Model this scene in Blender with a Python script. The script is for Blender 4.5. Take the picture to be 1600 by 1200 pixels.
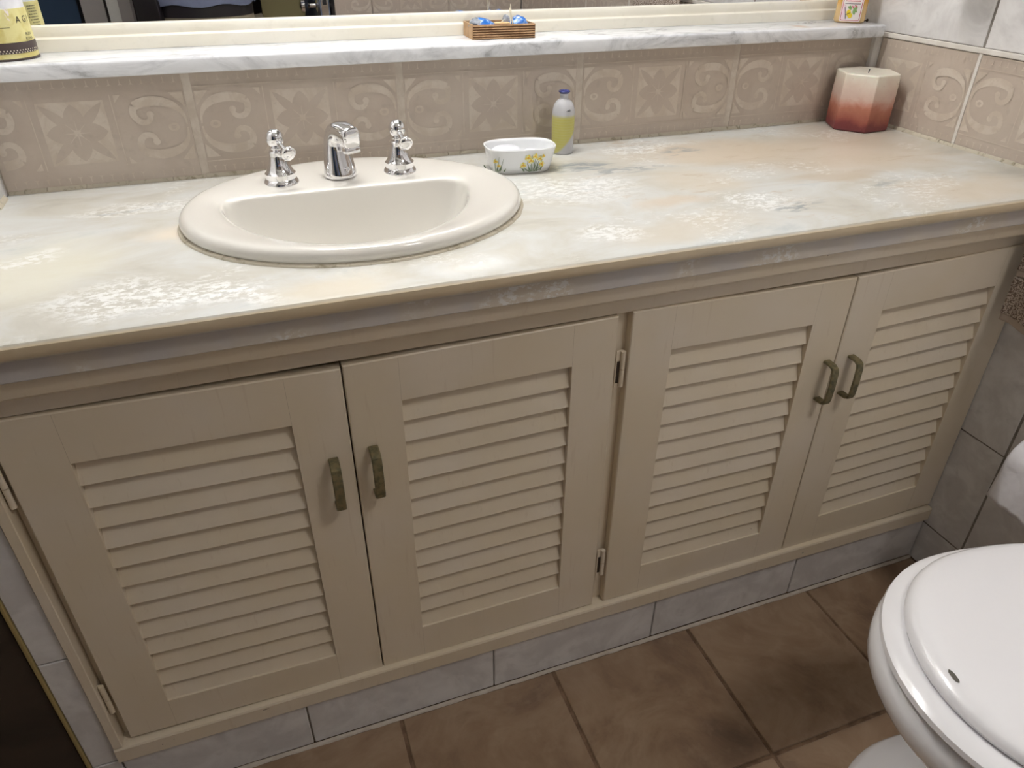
import bpy, bmesh, math, random
from math import sin, cos, pi, radians, sqrt
from mathutils import Vector, Matrix, noise as mnoise
random.seed(7)
scene = bpy.context.scene
for o in list(bpy.data.objects):
    bpy.data.objects.remove(o, do_unlink=True)

H = 0.78                       # height of the worktop above the floor (floor is z = 0)

# ------------------------------------------------------------------ camera
def rotm():
    a, b, c = 1.0022, 0.0062, -0.3514
    return Matrix.Rotation(c, 4, 'Z') @ Matrix.Rotation(a, 4, 'X') @ Matrix.Rotation(b, 4, 'Z')
cam_data = bpy.data.cameras.new('camera')
cam = bpy.data.objects.new('camera', cam_data)
scene.collection.objects.link(cam)
cam.matrix_world = Matrix.Translation((0.5721, -1.1646, H + 0.3249)) @ rotm()
cam_data.sensor_width = 36.0
cam_data.sensor_fit = 'HORIZONTAL'
cam_data.lens = 1136.92 * 36.0 / 1600.0
cam_data.clip_start = 0.01
scene.camera = cam

# ------------------------------------------------------------------ world, lights, exposure
world = bpy.data.worlds.new('world')
scene.world = world
world.use_nodes = True
world.node_tree.nodes['Background'].inputs[0].default_value = (0.85, 0.92, 1.0, 1)
world.node_tree.nodes['Background'].inputs[1].default_value = 0.10
vs = scene.view_settings
vs.view_transform = 'Standard'
vs.look = 'None'
vs.gamma = 1.0
vs.use_curve_mapping = False
vs.exposure = 0.0

def area_light(name, loc, rot, sx, sy, energy, color):
    d = bpy.data.lights.new(name, 'AREA')
    d.shape = 'RECTANGLE'
    d.size, d.size_y = sx, sy
    d.energy = energy
    d.color = color
    o = bpy.data.objects.new(name, d)
    o.location = loc
    o.rotation_euler = rot
    scene.collection.objects.link(o)
    return o
# the lamp above the mirror
# (its tube is a glowing cylinder, built with the lamp below; brightness set here)
TUBE_GLOW = 122.0
TUBE_COLOR = (1.0, 0.985, 0.965)
# unseen ceiling lamp, added to brighten the cabinet front
area_light('ceiling_fill_light', (1.50, -1.46, H + 1.54), (0, 0, 0), 0.32, 0.32, 7.4, (1.0, 0.97, 0.935))

# ------------------------------------------------------------------ materials
def new_mat(name, base=(0.8, 0.8, 0.8), rough=0.5, metal=0.0, spec=0.5, coat=0.0):
    m = bpy.data.materials.new(name)
    m.use_nodes = True
    b = m.node_tree.nodes['Principled BSDF']
    b.inputs['Base Color'].default_value = (*base, 1)
    b.inputs['Roughness'].default_value = rough
    b.inputs['Metallic'].default_value = metal
    b.inputs['Specular IOR Level'].default_value = spec
    b.inputs['Coat Weight'].default_value = coat
    b.inputs['Coat Roughness'].default_value = 0.08
    return m

def srgb(r, g, b):
    f = lambda c: (c / 255 / 12.92) if c / 255 <= 0.04045 else ((c / 255 + 0.055) / 1.055) ** 2.4
    return (f(r), f(g), f(b))

class NT:
    """small wrapper that builds node chains"""
    def __init__(self, m):
        self.t = m.node_tree
        self.b = self.t.nodes['Principled BSDF']
    def n(self, kind, **kw):
        nd = self.t.nodes.new(kind)
        for k, v in kw.items():
            setattr(nd, k, v)
        return nd
    def l(self, a, b):
        self.t.links.new(a, b)
    def coords(self, kind='Object', scale=(1, 1, 1), loc=(0, 0, 0), rnd=False):
        tc = self.n('ShaderNodeTexCoord')
        mp = self.n('ShaderNodeMapping')
        mp.inputs['Scale'].default_value = scale
        mp.inputs['Location'].default_value = loc
        self.l(tc.outputs[kind], mp.inputs['Vector'])
        out = mp.outputs['Vector']
        if rnd:   # every tile gets its own piece of the pattern
            oi = self.n('ShaderNodeObjectInfo')
            mul = self.n('ShaderNodeVectorMath', operation='SCALE')
            self.l(oi.outputs['Location'], mul.inputs[0])
            mul.inputs['Scale'].default_value = 7.31
            ad = self.n('ShaderNodeVectorMath', operation='ADD')
            self.l(out, ad.inputs[0]); self.l(mul.outputs[0], ad.inputs[1])
            out = ad.outputs[0]
        return out
    def noise(self, vec, scale, detail=4, rough=0.55, dist=0.0):
        nd = self.n('ShaderNodeTexNoise')
        nd.inputs['Scale'].default_value = scale
        nd.inputs['Detail'].default_value = detail
        nd.inputs['Roughness'].default_value = rough
        nd.inputs['Distortion'].default_value = dist
        self.l(vec, nd.inputs['Vector'])
        return nd.outputs['Fac']
    def ramp(self, fac, stops):
        r = self.n('ShaderNodeValToRGB')
        while len(r.color_ramp.elements) < len(stops):
            r.color_ramp.elements.new(0.5)
        for e, (p, c) in zip(r.color_ramp.elements, stops):
            e.position = p
            e.color = (*c, 1) if len(c) == 3 else c
        self.l(fac, r.inputs[0])
        return r.outputs[0]
    def mask(self, fac, lo, hi):
        r = self.n('ShaderNodeMapRange')
        r.inputs['From Min'].default_value = lo
        r.inputs['From Max'].default_value = hi
        r.interpolation_type = 'SMOOTHSTEP'
        self.l(fac, r.inputs['Value'])
        return r.outputs['Result']
    def mul(self, a, b):
        m = self.n('ShaderNodeMath', operation='MULTIPLY')
        self.l(a, m.inputs[0])
        if isinstance(b, (int, float)): m.inputs[1].default_value = b
        else: self.l(b, m.inputs[1])
        return m.outputs[0]
    def mix(self, fac, a, b, mode='MIX'):
        m = self.n('ShaderNodeMix', data_type='RGBA', blend_type=mode)
        if isinstance(fac, (int, float)): m.inputs[0].default_value = fac
        else: self.l(fac, m.inputs[0])
        for s, v in ((6, a), (7, b)):
            if isinstance(v, tuple): m.inputs[s].default_value = (*v, 1)
            else: self.l(v, m.inputs[s])
        return m.outputs[2]
    def bump(self, fac, strength=0.2, dist=0.001):
        bp = self.n('ShaderNodeBump')
        bp.inputs['Strength'].default_value = strength
        bp.inputs['Distance'].default_value = dist
        self.l(fac, bp.inputs['Height'])
        self.l(bp.outputs[0], self.b.inputs['Normal'])
    def color(self, c): self.l(c, self.b.inputs['Base Color'])
    def rough(self, c): self.l(c, self.b.inputs['Roughness'])
    def blob(self, vec, cx, cy, rx, ry, soft=0.6):
        """soft elliptical stain at a place of its own on a horizontal slab"""
        s = self.n('ShaderNodeVectorMath', operation='SUBTRACT')
        self.l(vec, s.inputs[0]); s.inputs[1].default_value = (cx, cy, 0)
        m = self.n('ShaderNodeVectorMath', operation='MULTIPLY')
        self.l(s.outputs[0], m.inputs[0]); m.inputs[1].default_value = (1 / rx, 1 / ry, 0)
        ln = self.n('ShaderNodeVectorMath', operation='LENGTH')
        self.l(m.outputs[0], ln.inputs[0])
        return self.mask(ln.outputs['Value'], 1.0, 1.0 - soft)

def mottled(name, c1, c2, scale=9, rough=0.35, bump=0.1, rnd=True, fine=60, coat=0.0, lo=0.35, hi=0.68, detail=5):
    m = new_mat(name, c1, rough, coat=coat)
    n = NT(m)
    v = n.coords(rnd=rnd)
    a = n.noise(v, scale, detail, 0.6, 0.6)
    col = n.mix(n.mask(a, lo, hi), c1, c2)
    f = n.noise(v, fine, 3)
    dark = tuple(x * 0.82 for x in c1)
    col = n.mix(n.mul(n.mask(f, 0.55, 0.8), 0.5), col, dark)
    n.color(col)
    if bump: n.bump(f, bump, 0.0006)
    return m

M = {}
# painted cabinet wood
def paint():
    m = new_mat('cream_paint', srgb(229, 217, 194), 0.42)
    n = NT(m)
    v = n.coords(scale=(1, 1, 1), rnd=True)
    vv = n.coords(scale=(40, 40, 3), rnd=True)
    a = n.noise(v, 5, 3)
    col = n.mix(n.mask(a, 0.35, 0.7), srgb(228, 214, 189), srgb(232, 220, 201))
    st = n.noise(vv, 4, 3)
    col = n.mix(n.mul(n.mask(st, 0.62, 0.72), 0.25), col, srgb(208, 189, 163))
    chips = n.noise(v, 95, 2)
    col = n.mix(n.mask(chips, 0.80, 0.83), col, srgb(120, 98, 70))
    n.color(col)
    n.bump(st, 0.08, 0.0006)
    return m
M['paint'] = paint()
M['joint'] = new_mat('paint_seam', srgb(176, 160, 134), 0.6)
M['paint_dark_gap'] = new_mat('dark_gap', srgb(60, 48, 36), 0.9)
M['frame_paint'] = mottled('cream_frame_paint', srgb(230, 225, 210), srgb(236, 232, 220), 6, 0.35, 0.05)
M['band_tile'] = mottled('beige_border_tile', srgb(192, 178, 165), srgb(200, 187, 174), 11, 0.30, 0.12, coat=0.15)
M['band_light'] = mottled('pale_border_print', srgb(202, 189, 174), srgb(212, 201, 188), 30, 0.42, 0.2, fine=220, lo=0.4, hi=0.6)
M['wall_tile'] = mottled('grey_white_wall_tile', srgb(216, 214, 214), srgb(236, 235, 235), 16, 0.28, 0.06, coat=0.2, fine=45)
M['grout'] = mottled('old_grout', srgb(210, 200, 188), srgb(196, 184, 170), 40, 0.9, 0.4, rnd=False)
M['pale_grout'] = mottled('pale_filler', srgb(232, 228, 222), srgb(220, 214, 206), 30, 0.8, 0.4, rnd=False)
M['dark_grout'] = mottled('dark_floor_grout', srgb(138, 112, 90), srgb(104, 82, 64), 40, 0.95, 0.4, rnd=False)
M['wall_grout'] = mottled('grey_joint', srgb(120, 114, 110), srgb(150, 144, 138), 30, 0.9, 0.2, rnd=False)
def floor_tile():
    m = new_mat('terracotta_floor_tile', srgb(160, 126, 98), 0.38)
    n = NT(m)
    v = n.coords(rnd=True)
    a = n.noise(v, 7, 6, 0.62, 0.8)
    b = n.noise(v, 26, 4, 0.6)
    col = n.ramp(a, [(0.28, srgb(120, 97, 80)), (0.45, srgb(150, 124, 100)), (0.58, srgb(164, 140, 116)), (0.75, srgb(134, 108, 86))])
    col = n.mix(n.mul(n.mask(b, 0.5, 0.72), 0.4), col, srgb(176, 154, 130))
    n.color(col)
    n.bump(b, 0.15, 0.0008)
    return m
M['floor_tile'] = floor_tile()
def counter_marble():
    m = new_mat('cream_pink_marble', srgb(226, 221, 208), 0.36, coat=0.08)
    n = NT(m)
    v = n.coords()
    # warp the coordinates so the stains have ragged outlines
    wn = n.n('ShaderNodeTexNoise'); wn.inputs['Scale'].default_value = 9; wn.inputs['Detail'].default_value = 5
    n.l(v, wn.inputs['Vector'])
    sb = n.n('ShaderNodeVectorMath', operation='SUBTRACT'); n.l(wn.outputs['Color'], sb.inputs[0]); sb.inputs[1].default_value = (.5, .5, .5)
    sc = n.n('ShaderNodeVectorMath', operation='SCALE'); n.l(sb.outputs[0], sc.inputs[0]); sc.inputs['Scale'].default_value = 0.11
    ad = n.n('ShaderNodeVectorMath', operation='ADD'); n.l(v, ad.inputs[0]); n.l(sc.outputs[0], ad.inputs[1])
    w = ad.outputs[0]
    big = n.noise(n.coords(scale=(1, 1.8, 1)), 6.5, 8, 0.62, 0.8)
    col = n.ramp(big, [(0.28, srgb(184, 181, 172)), (0.42, srgb(200, 197, 187)), (0.50, srgb(205, 204, 198)), (0.60, srgb(211, 212, 209)), (0.74, srgb(184, 190, 190))])
    for cx, cy, rx, ry, c, k in TAN_STAINS:
        col = n.mix(n.mul(n.blob(w, cx, cy, rx, ry, 0.75), k), col, srgb(*c))
    # long diagonal brown-grey threads
    vr = n.coords(scale=(3.2, 14, 3)); 
    th = n.noise(vr, 3.0, 7, 0.7, 1.2)
    right = n.blob(v, 1.35, -0.20, 0.48, 0.42, 0.5)
    col = n.mix(n.mul(n.mul(n.mask(th, 0.56, 0.66), right), 0.55), col, srgb(190, 172, 148))
    # white crystalline flecks, gathered in patches
    fl = n.noise(n.coords(scale=(1, 1.7, 1)), 90, 5, 0.72, 0.4)
    patch = n.noise(n.coords(loc=(3.1, 1.2, 0)), 6.5, 3, 0.6)
    fleck = n.mul(n.mask(fl, 0.50, 0.60), n.mask(patch, 0.53, 0.62))
    col = n.mix(n.mul(fleck, 0.45), col, srgb(246, 247, 246))
    for cx, cy, rx, ry, k in WHITE_PATCHES:
        pm = n.mul(n.blob(w, cx, cy, rx, ry, 0.6), n.mask(fl, 0.44, 0.56))
        col = n.mix(n.mul(pm, k), col, srgb(248, 249, 248))
    for cx, cy, rx, ry, k in GREY_VEINS:
        vn = n.mask(n.noise(n.coords(scale=(14, 34, 1)), 1.6, 5, 0.65, 1.0), 0.45, 0.6)
        pm = n.mul(n.blob(w, cx, cy, rx, ry, 0.7), vn)
        col = n.mix(n.mul(pm, k), col, srgb(138, 146, 150))
    sp_ = n.n('ShaderNodeSeparateXYZ'); n.l(v, sp_.inputs[0])
    col = n.mix(n.mul(n.mask(sp_.outputs['Y'], -0.4715, -0.4762), 0.75), col, srgb(222, 200, 160))
    n.color(col)
    n.bump(fl, 0.05, 0.0004)
    return m
TAN_STAINS = [(0.63, -0.44, 0.10, 0.05, (220, 210, 190), .7), (0.50, -0.24, 0.09, 0.05, (230, 218, 200), .8),
    (1.08, -0.42, 0.16, 0.06, (208, 198, 180), .6), (1.30, -0.12, 0.20, 0.10, (208, 190, 165), .7),
    (1.50, -0.20, 0.26, 0.16, (206, 188, 166), .7), (1.42, -0.30, 0.14, 0.03, (190, 172, 146), .55),
    (1.62, -0.10, 0.16, 0.12, (196, 182, 164), .7), (1.12, -0.33, 0.07, 0.035, (208, 190, 166), .6),
    (0.33, -0.30, 0.12, 0.12, (228, 224, 204), .6), (1.55, -0.42, 0.20, 0.07, (214, 200, 180), .6),
    (1.20, -0.25, 0.10, 0.08, (212, 198, 176), .5)]
WHITE_PATCHES = [(0.44, -0.40, 0.10, 0.055, .75), (0.52, -0.42, 0.07, 0.03, .7), (0.42, -0.12, 0.10, 0.03, .6),
    (0.54, -0.44, 0.05, 0.03, .6), (1.02, -0.24, 0.11, 0.07, .45), (1.24, -0.36, 0.07, 0.04, .6), (1.22, -0.06, 0.12, 0.03, .6),
    (0.97, -0.40, 0.06, 0.04, .6), (0.33, -0.26, 0.05, 0.02, .6)]
GREY_VEINS = [(1.06, -0.135, 0.085, 0.030, 1.0), (1.12, -0.17, 0.10, 0.026, .75), (1.25, -0.105, 0.08, 0.025, .9),
    (1.27, -0.385, 0.05, 0.022, .85), (0.41, -0.12, 0.07, 0.012, .6), (1.45, -0.36, 0.05, 0.02, .5)]
M['counter'] = counter_marble()
def white_marble():
    m = new_mat('white_grey_marble', srgb(232, 233, 236), 0.25, coat=0.2)
    n = NT(m)
    a = n.noise(n.coords(scale=(1.5, 3, 3)), 6, 6, 0.65, 1.6)
    col = n.ramp(a, [(0.33, srgb(232, 234, 238)), (0.47, srgb(238, 240, 244)), (0.60, srgb(214, 216, 220)), (0.66, srgb(176, 178, 182)), (0.74, srgb(230, 230, 232))])
    s = n.blob(n.coords(), 0.555, -0.03, 0.02, 0.03, 0.8)
    col = n.mix(n.mul(s, 0.6), col, srgb(212, 178, 146))
    n.color(col)
    return m
M['shelf_marble'] = white_marble()
def apron_marble():
    m = new_mat('grey_beige_marble_strip', srgb(196, 190, 184), 0.35)
    n = NT(m)
    fl = n.noise(n.coords(scale=(1, 1, 1.4)), 110, 5, 0.7)
    p = n.noise(n.coords(loc=(.4, 0, 0)), 6, 3)
    col = n.mix(n.mask(p, 0.4, 0.6), srgb(206, 201, 198), srgb(214, 204, 188))
    col = n.mix(n.mul(n.mul(n.mask(fl, 0.48, 0.6), n.mask(p, 0.52, 0.58)), .75), col, srgb(240, 240, 238))
    n.color(col)
    return m
M['apron'] = apron_marble()
M['ceramic'] = new_mat('ivory_glazed_ceramic', srgb(230, 227, 220), 0.10, coat=0.6)
M['white_ceramic'] = new_mat('white_glazed_ceramic', srgb(240, 242, 244), 0.10, coat=0.6)
M['toilet'] = new_mat('white_toilet_ceramic', srgb(242, 241, 243), 0.14, coat=0.5)
M['seat'] = new_mat('white_lacquered_seat', srgb(246, 245, 248), 0.20, coat=0.4)
M['chip'] = new_mat('chipped_core', srgb(92, 88, 82), 0.9)
M['chrome'] = new_mat('chrome', (0.86, 0.86, 0.88), 0.06, 1.0)
M['dark_hole'] = new_mat('dark_hole', (0.02, 0.02, 0.02), 0.6)
def brass():
    m = new_mat('tarnished_brass', srgb(128, 118, 88), 0.45, 0.45)
    n = NT(m)
    a = n.noise(n.coords(rnd=True), 130, 4)
    n.color(n.mix(n.mask(a, 0.4, 0.65), srgb(140, 130, 98), srgb(108, 104, 80)))
    return m
M['brass'] = brass()
M['edge_brass'] = new_mat('yellow_edge_strip', srgb(176, 160, 110), 0.4, 0.3)
M['sealant'] = mottled('aged_sealant', srgb(196, 188, 170), srgb(150, 140, 118), 70, 0.8, 0.5, rnd=False, lo=.5, hi=.7)
M['mirror'] = new_mat('mirror_silver', (0.88, 0.89, 0.9), 0.0, 1.0)
M['plaster'] = mottled('white_plaster', srgb(238, 236, 230), srgb(230, 228, 222), 5, 0.9, 0.1, rnd=False)
M['dark_wood'] = mottled('dark_brown_door', srgb(64, 54, 46), srgb(48, 41, 36), 8, 0.5, 0.1)
M['blue_pane'] = new_mat('dark_blue_pane', srgb(58, 74, 96), 0.15)
M['dark_frame'] = new_mat('black_window_frame', srgb(26, 30, 38), 0.4)
M['door_grey'] = new_mat('blue_grey_door', srgb(112, 122, 142), 0.4)
M['olive'] = new_mat('olive_hall_wall', srgb(150, 140, 100), 0.8)
M['dusk'] = new_mat('hall_dark_wall', srgb(88, 80, 84), 0.8)
M['post'] = new_mat('grey_painted_post', srgb(176, 170, 166), 0.5)

# ------------------------------------------------------------------ geometry helpers
def link(o, parent=None):
    scene.collection.objects.link(o)
    if parent is not None:
        o.parent = parent
    return o
def tag(o, label=None, cat=None, group=None, kind=None):
    if label: o['label'] = label
    if cat: o['category'] = cat
    if group: o['group'] = group
    if kind: o['kind'] = kind
    return o
def empty(name, loc=(0, 0, 0), rz=0, parent=None, rot=None):
    o = bpy.data.objects.new(name, None)
    o.empty_display_size = 0.02
    o.location = loc
    o.rotation_euler = rot or (0, 0, rz)
    return link(o, parent)
def mesh_of(name, verts, faces, mats, smooth=False, midx=None, sharp=None):
    me = bpy.data.meshes.new(name)
    me.from_pydata([tuple(v) for v in verts], [], faces)
    for m in (mats if isinstance(mats, (list, tuple)) else [mats]):
        me.materials.append(m)
    if midx:
        for p, i in zip(me.polygons, midx): p.material_index = i
    me.validate()
    bm = bmesh.new(); bm.from_mesh(me)
    bmesh.ops.recalc_face_normals(bm, faces=bm.faces)
    bm.to_mesh(me); bm.free()
    if smooth:
        for p in me.polygons: p.use_smooth = True
        if sharp is not None:
            me.set_sharp_from_angle(angle=radians(sharp))
    me.update()
    return me
def obj(name, me, parent=None, loc=(0, 0, 0), rot=(0, 0, 0)):
    o = bpy.data.objects.new(name, me)
    o.location = loc
    o.rotation_euler = rot
    return link(o, parent)
def bm_obj(name, bm, mats, parent=None, loc=(0, 0, 0), rot=(0, 0, 0), smooth=False, sharp=30, recalc=True):
    if recalc: bmesh.ops.recalc_face_normals(bm, faces=bm.faces)
    me = bpy.data.meshes.new(name)
    bm.to_mesh(me); bm.free()
    for m in (mats if isinstance(mats, (list, tuple)) else [mats]):
        me.materials.append(m)
    if smooth:
        for p in me.polygons: p.use_smooth = True
        me.set_sharp_from_angle(angle=radians(sharp))
    return obj(name, me, parent, loc, rot)
def add_box(bm, x0, x1, y0, y1, z0, z1, bevel=0.0, seg=1, mat=0, M4=None):
    r = bmesh.ops.create_cube(bm, size=1)
    vs_ = r['verts']
    for v in vs_:
        v.co = Vector(((x0 + x1) / 2 + v.co.x * (x1 - x0), (y0 + y1) / 2 + v.co.y * (y1 - y0), (z0 + z1) / 2 + v.co.z * (z1 - z0)))
    fs = set(f for v in vs_ for f in v.link_faces)
    if bevel:
        es = list(set(e for v in vs_ for e in v.link_edges))
        rr = bmesh.ops.bevel(bm, geom=es, offset=bevel, segments=seg, affect='EDGES', profile=0.5)
        fs = set(rr['faces']) | set(f for v in rr['verts'] for f in v.link_faces)
    for f in fs: f.material_index = mat
    if M4 is not None:
        vv = set(v for f in fs for v in f.verts)
        for v in vv: v.co = M4 @ v.co
    return fs
def box(name, x0, x1, y0, y1, z0, z1, mat, parent=None, bevel=0.0, seg=1, smooth=False):
    cx, cy, cz = (x0 + x1) / 2, (y0 + y1) / 2, (z0 + z1) / 2
    bm = bmesh.new()
    add_box(bm, x0 - cx, x1 - cx, y0 - cy, y1 - cy, z0 - cz, z1 - cz, bevel, seg)
    return bm_obj(name, bm, mat, parent, (cx, cy, cz), smooth=smooth or seg > 1)
def loft(rings, cap0=True, cap1=True, closed=True):
    """rings: lists of equal length; returns verts, faces"""
    n = len(rings[0]); V = [p for r in rings for p in r]; F = []
    for i in range(len(rings) - 1):
        for j in range(n if closed else n - 1):
            k = (j + 1) % n
            F.append((i * n + j, i * n + k, (i + 1) * n + k, (i + 1) * n + j))
    if cap0: F.append(tuple(range(n))[::-1])
    if cap1: F.append(tuple((len(rings) - 1) * n + j for j in range(n)))
    return V, F
def lathe(prof, n=32, cx=0, cy=0):
    return loft([[(cx + r * cos(2 * pi * j / n), cy + r * sin(2 * pi * j / n), z) for j in range(n)] for r, z in prof])
def lathe_obj(name, prof, mat, parent=None, loc=(0, 0, 0), rot=(0, 0, 0), n=32, sharp=35):
    V, F = lathe(prof, n)
    return obj(name, mesh_of(name, V, F, mat, True, sharp=sharp), parent, loc, rot)
def tube(path, r, n=10, flat=None):
    """tube along a polyline; r number or list; flat=(a,b) gives an elliptical/rect section"""
    rings = []
    P = [Vector(p) for p in path]
    up = Vector((0, 0, 1))
    prevn = None
    for i, p in enumerate(P):
        t = (P[min(i + 1, len(P) - 1)] - P[max(i - 1, 0)]).normalized()
        if prevn is None:
            a = up if abs(t.z) < 0.9 else Vector((1, 0, 0))
            nn = (a - t * a.dot(t)).normalized()
        else:
            nn = (prevn - t * prevn.dot(t)).normalized()
        prevn = nn
        bb = t.cross(nn)
        rr = r[i] if isinstance(r, (list, tuple)) else r
        rings.append([tuple(p + nn * rr * cos(2 * pi * j / n) + bb * rr * sin(2 * pi * j / n)) for j in range(n)])
    return loft(rings)
def tube_obj(name, path, r, mat, parent=None, n=10, loc=(0, 0, 0), sharp=40):
    V, F = tube(path, r, n)
    return obj(name, mesh_of(name, V, F, mat, True, sharp=sharp), parent, loc)
def ball_obj(name, c, r, mat, parent=None, scale=(1, 1, 1), seg=20):
    bm = bmesh.new()
    bmesh.ops.create_uvsphere(bm, u_segments=seg, v_segments=seg // 2 + 2, radius=r)
    for v in bm.verts: v.co = Vector((v.co.x * scale[0], v.co.y * scale[1], v.co.z * scale[2]))
    return bm_obj(name, bm, mat, parent, c, smooth=True, sharp=80)
def text_polys(s, size):
    cu = bpy.data.curves.new('t', 'FONT')
    cu.body = s; cu.size = size; cu.resolution_u = 2
    to = bpy.data.objects.new('t', cu)
    scene.collection.objects.link(to)
    dg = bpy.context.evaluated_depsgraph_get()
    me = bpy.data.meshes.new_from_object(to.evaluated_get(dg))
    V = [tuple(v.co) for v in me.vertices]; F = [tuple(p.vertices) for p in me.polygons]
    bpy.data.objects.remove(to); bpy.data.meshes.remove(me); bpy.data.curves.remove(cu)
    return V, F
class Flat:
    """collects flat polygons in a local (u, v) plane with a height w and a material slot"""
    def __init__(self): self.V = []; self.F = []; self.m = []
    def poly(self, pts, w=0.0, m=0):
        b = len(self.V)
        w = w + 7e-6 * len(self.F)      # no two pieces of print lie exactly level
        self.V += [(p[0], p[1], w) for p in pts]
        self.F.append(tuple(range(b, b + len(pts)))); self.m.append(m)
    def strip(self, pts, widths, w=0.0, m=0):
        n = len(pts)
        L = []; R_ = []
        for i, p in enumerate(pts):
            a = Vector(pts[max(i - 1, 0)]); c = Vector(pts[min(i + 1, n - 1)])
            t = (c - a).normalized(); nn = Vector((-t.y, t.x))
            ww = (widths[i] if isinstance(widths, (list, tuple)) else widths) / 2
            L.append((p[0] + nn.x * ww, p[1] + nn.y * ww)); R_.append((p[0] - nn.x * ww, p[1] - nn.y * ww))
        for i in range(n - 1):
            self.poly([L[i], L[i + 1], R_[i + 1], R_[i]], w, m)
    def petal(self, cx, cy, ang, r0, r1, half, w=0, m=0, n=8):
        pts = []
        for s in (1, -1):
            rng = range(n + 1) if s == 1 else range(n - 1, 0, -1)
            for i in rng:
                t = i / n; r = r0 + (r1 - r0) * t; h = s * half * max(0.0, sin(pi * t ** 0.85)) ** 0.75
                pts.append((cx + r * cos(ang) - h * sin(ang), cy + r * sin(ang) + h * cos(ang)))
        self.poly(pts, w, m)
    def disc(self, cx, cy, rx, ry=None, w=0, m=0, n=12):
        ry = ry or rx
        self.poly([(cx + rx * cos(2 * pi * i / n), cy + ry * sin(2 * pi * i / n)) for i in range(n)], w, m)
    def text(self, s, x, y, size, w=0, m=0):
        V, F = text_polys(s, size); b = len(self.V)
        self.V += [(x + p[0], y + p[1], w) for p in V]
        for f in F: self.F.append(tuple(b + i for i in f)); self.m.append(m)
    def mesh(self, name, mats, fn=None):
        V = [fn(*p) for p in self.V] if fn else self.V
        me = bpy.data.meshes.new(name)
        me.from_pydata(V, [], self.F)
        for m in mats: me.materials.append(m)
        for p, i in zip(me.polygons, self.m): p.material_index = i
        me.update()
        return me

# a tile: slab in its local XY plane, front face at +Z, chamfered edge
_tiles = {}
def tile_mesh(w, h, mat, t=0.006, ch=0.0012):
    key = (round(w, 4), round(h, 4), mat.name, t)
    if key in _tiles: return _tiles[key]
    a, b = w / 2, h / 2
    def ring(i, z): return [(-a + i, -b + i, z), (a - i, -b + i, z), (a - i, b - i, z), (-a + i, b - i, z)]
    V, F = loft([ring(0, -t), ring(0, -ch), ring(ch, 0)], True, True)
    me = mesh_of('tile', V, F, mat)
    _tiles[key] = me
    return me
ROT_BACK = (radians(90), 0, 0)                       # faces -y
ROT_RIGHT = (radians(90), 0, radians(-90))           # faces -x
ROT_FRONTWALL = (radians(90), 0, radians(180))       # faces +y
ROT_FLOOR = (0, 0, 0)
def put_tile(parent, c, rot, w, h, mat, jitter=0.0004, t=0.006):
    o = obj('tile', tile_mesh(w, h, mat, t), parent, c, rot)
    o.location = Vector(c) + Vector([random.uniform(-jitter, jitter) for _ in range(3)])
    return o

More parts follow.
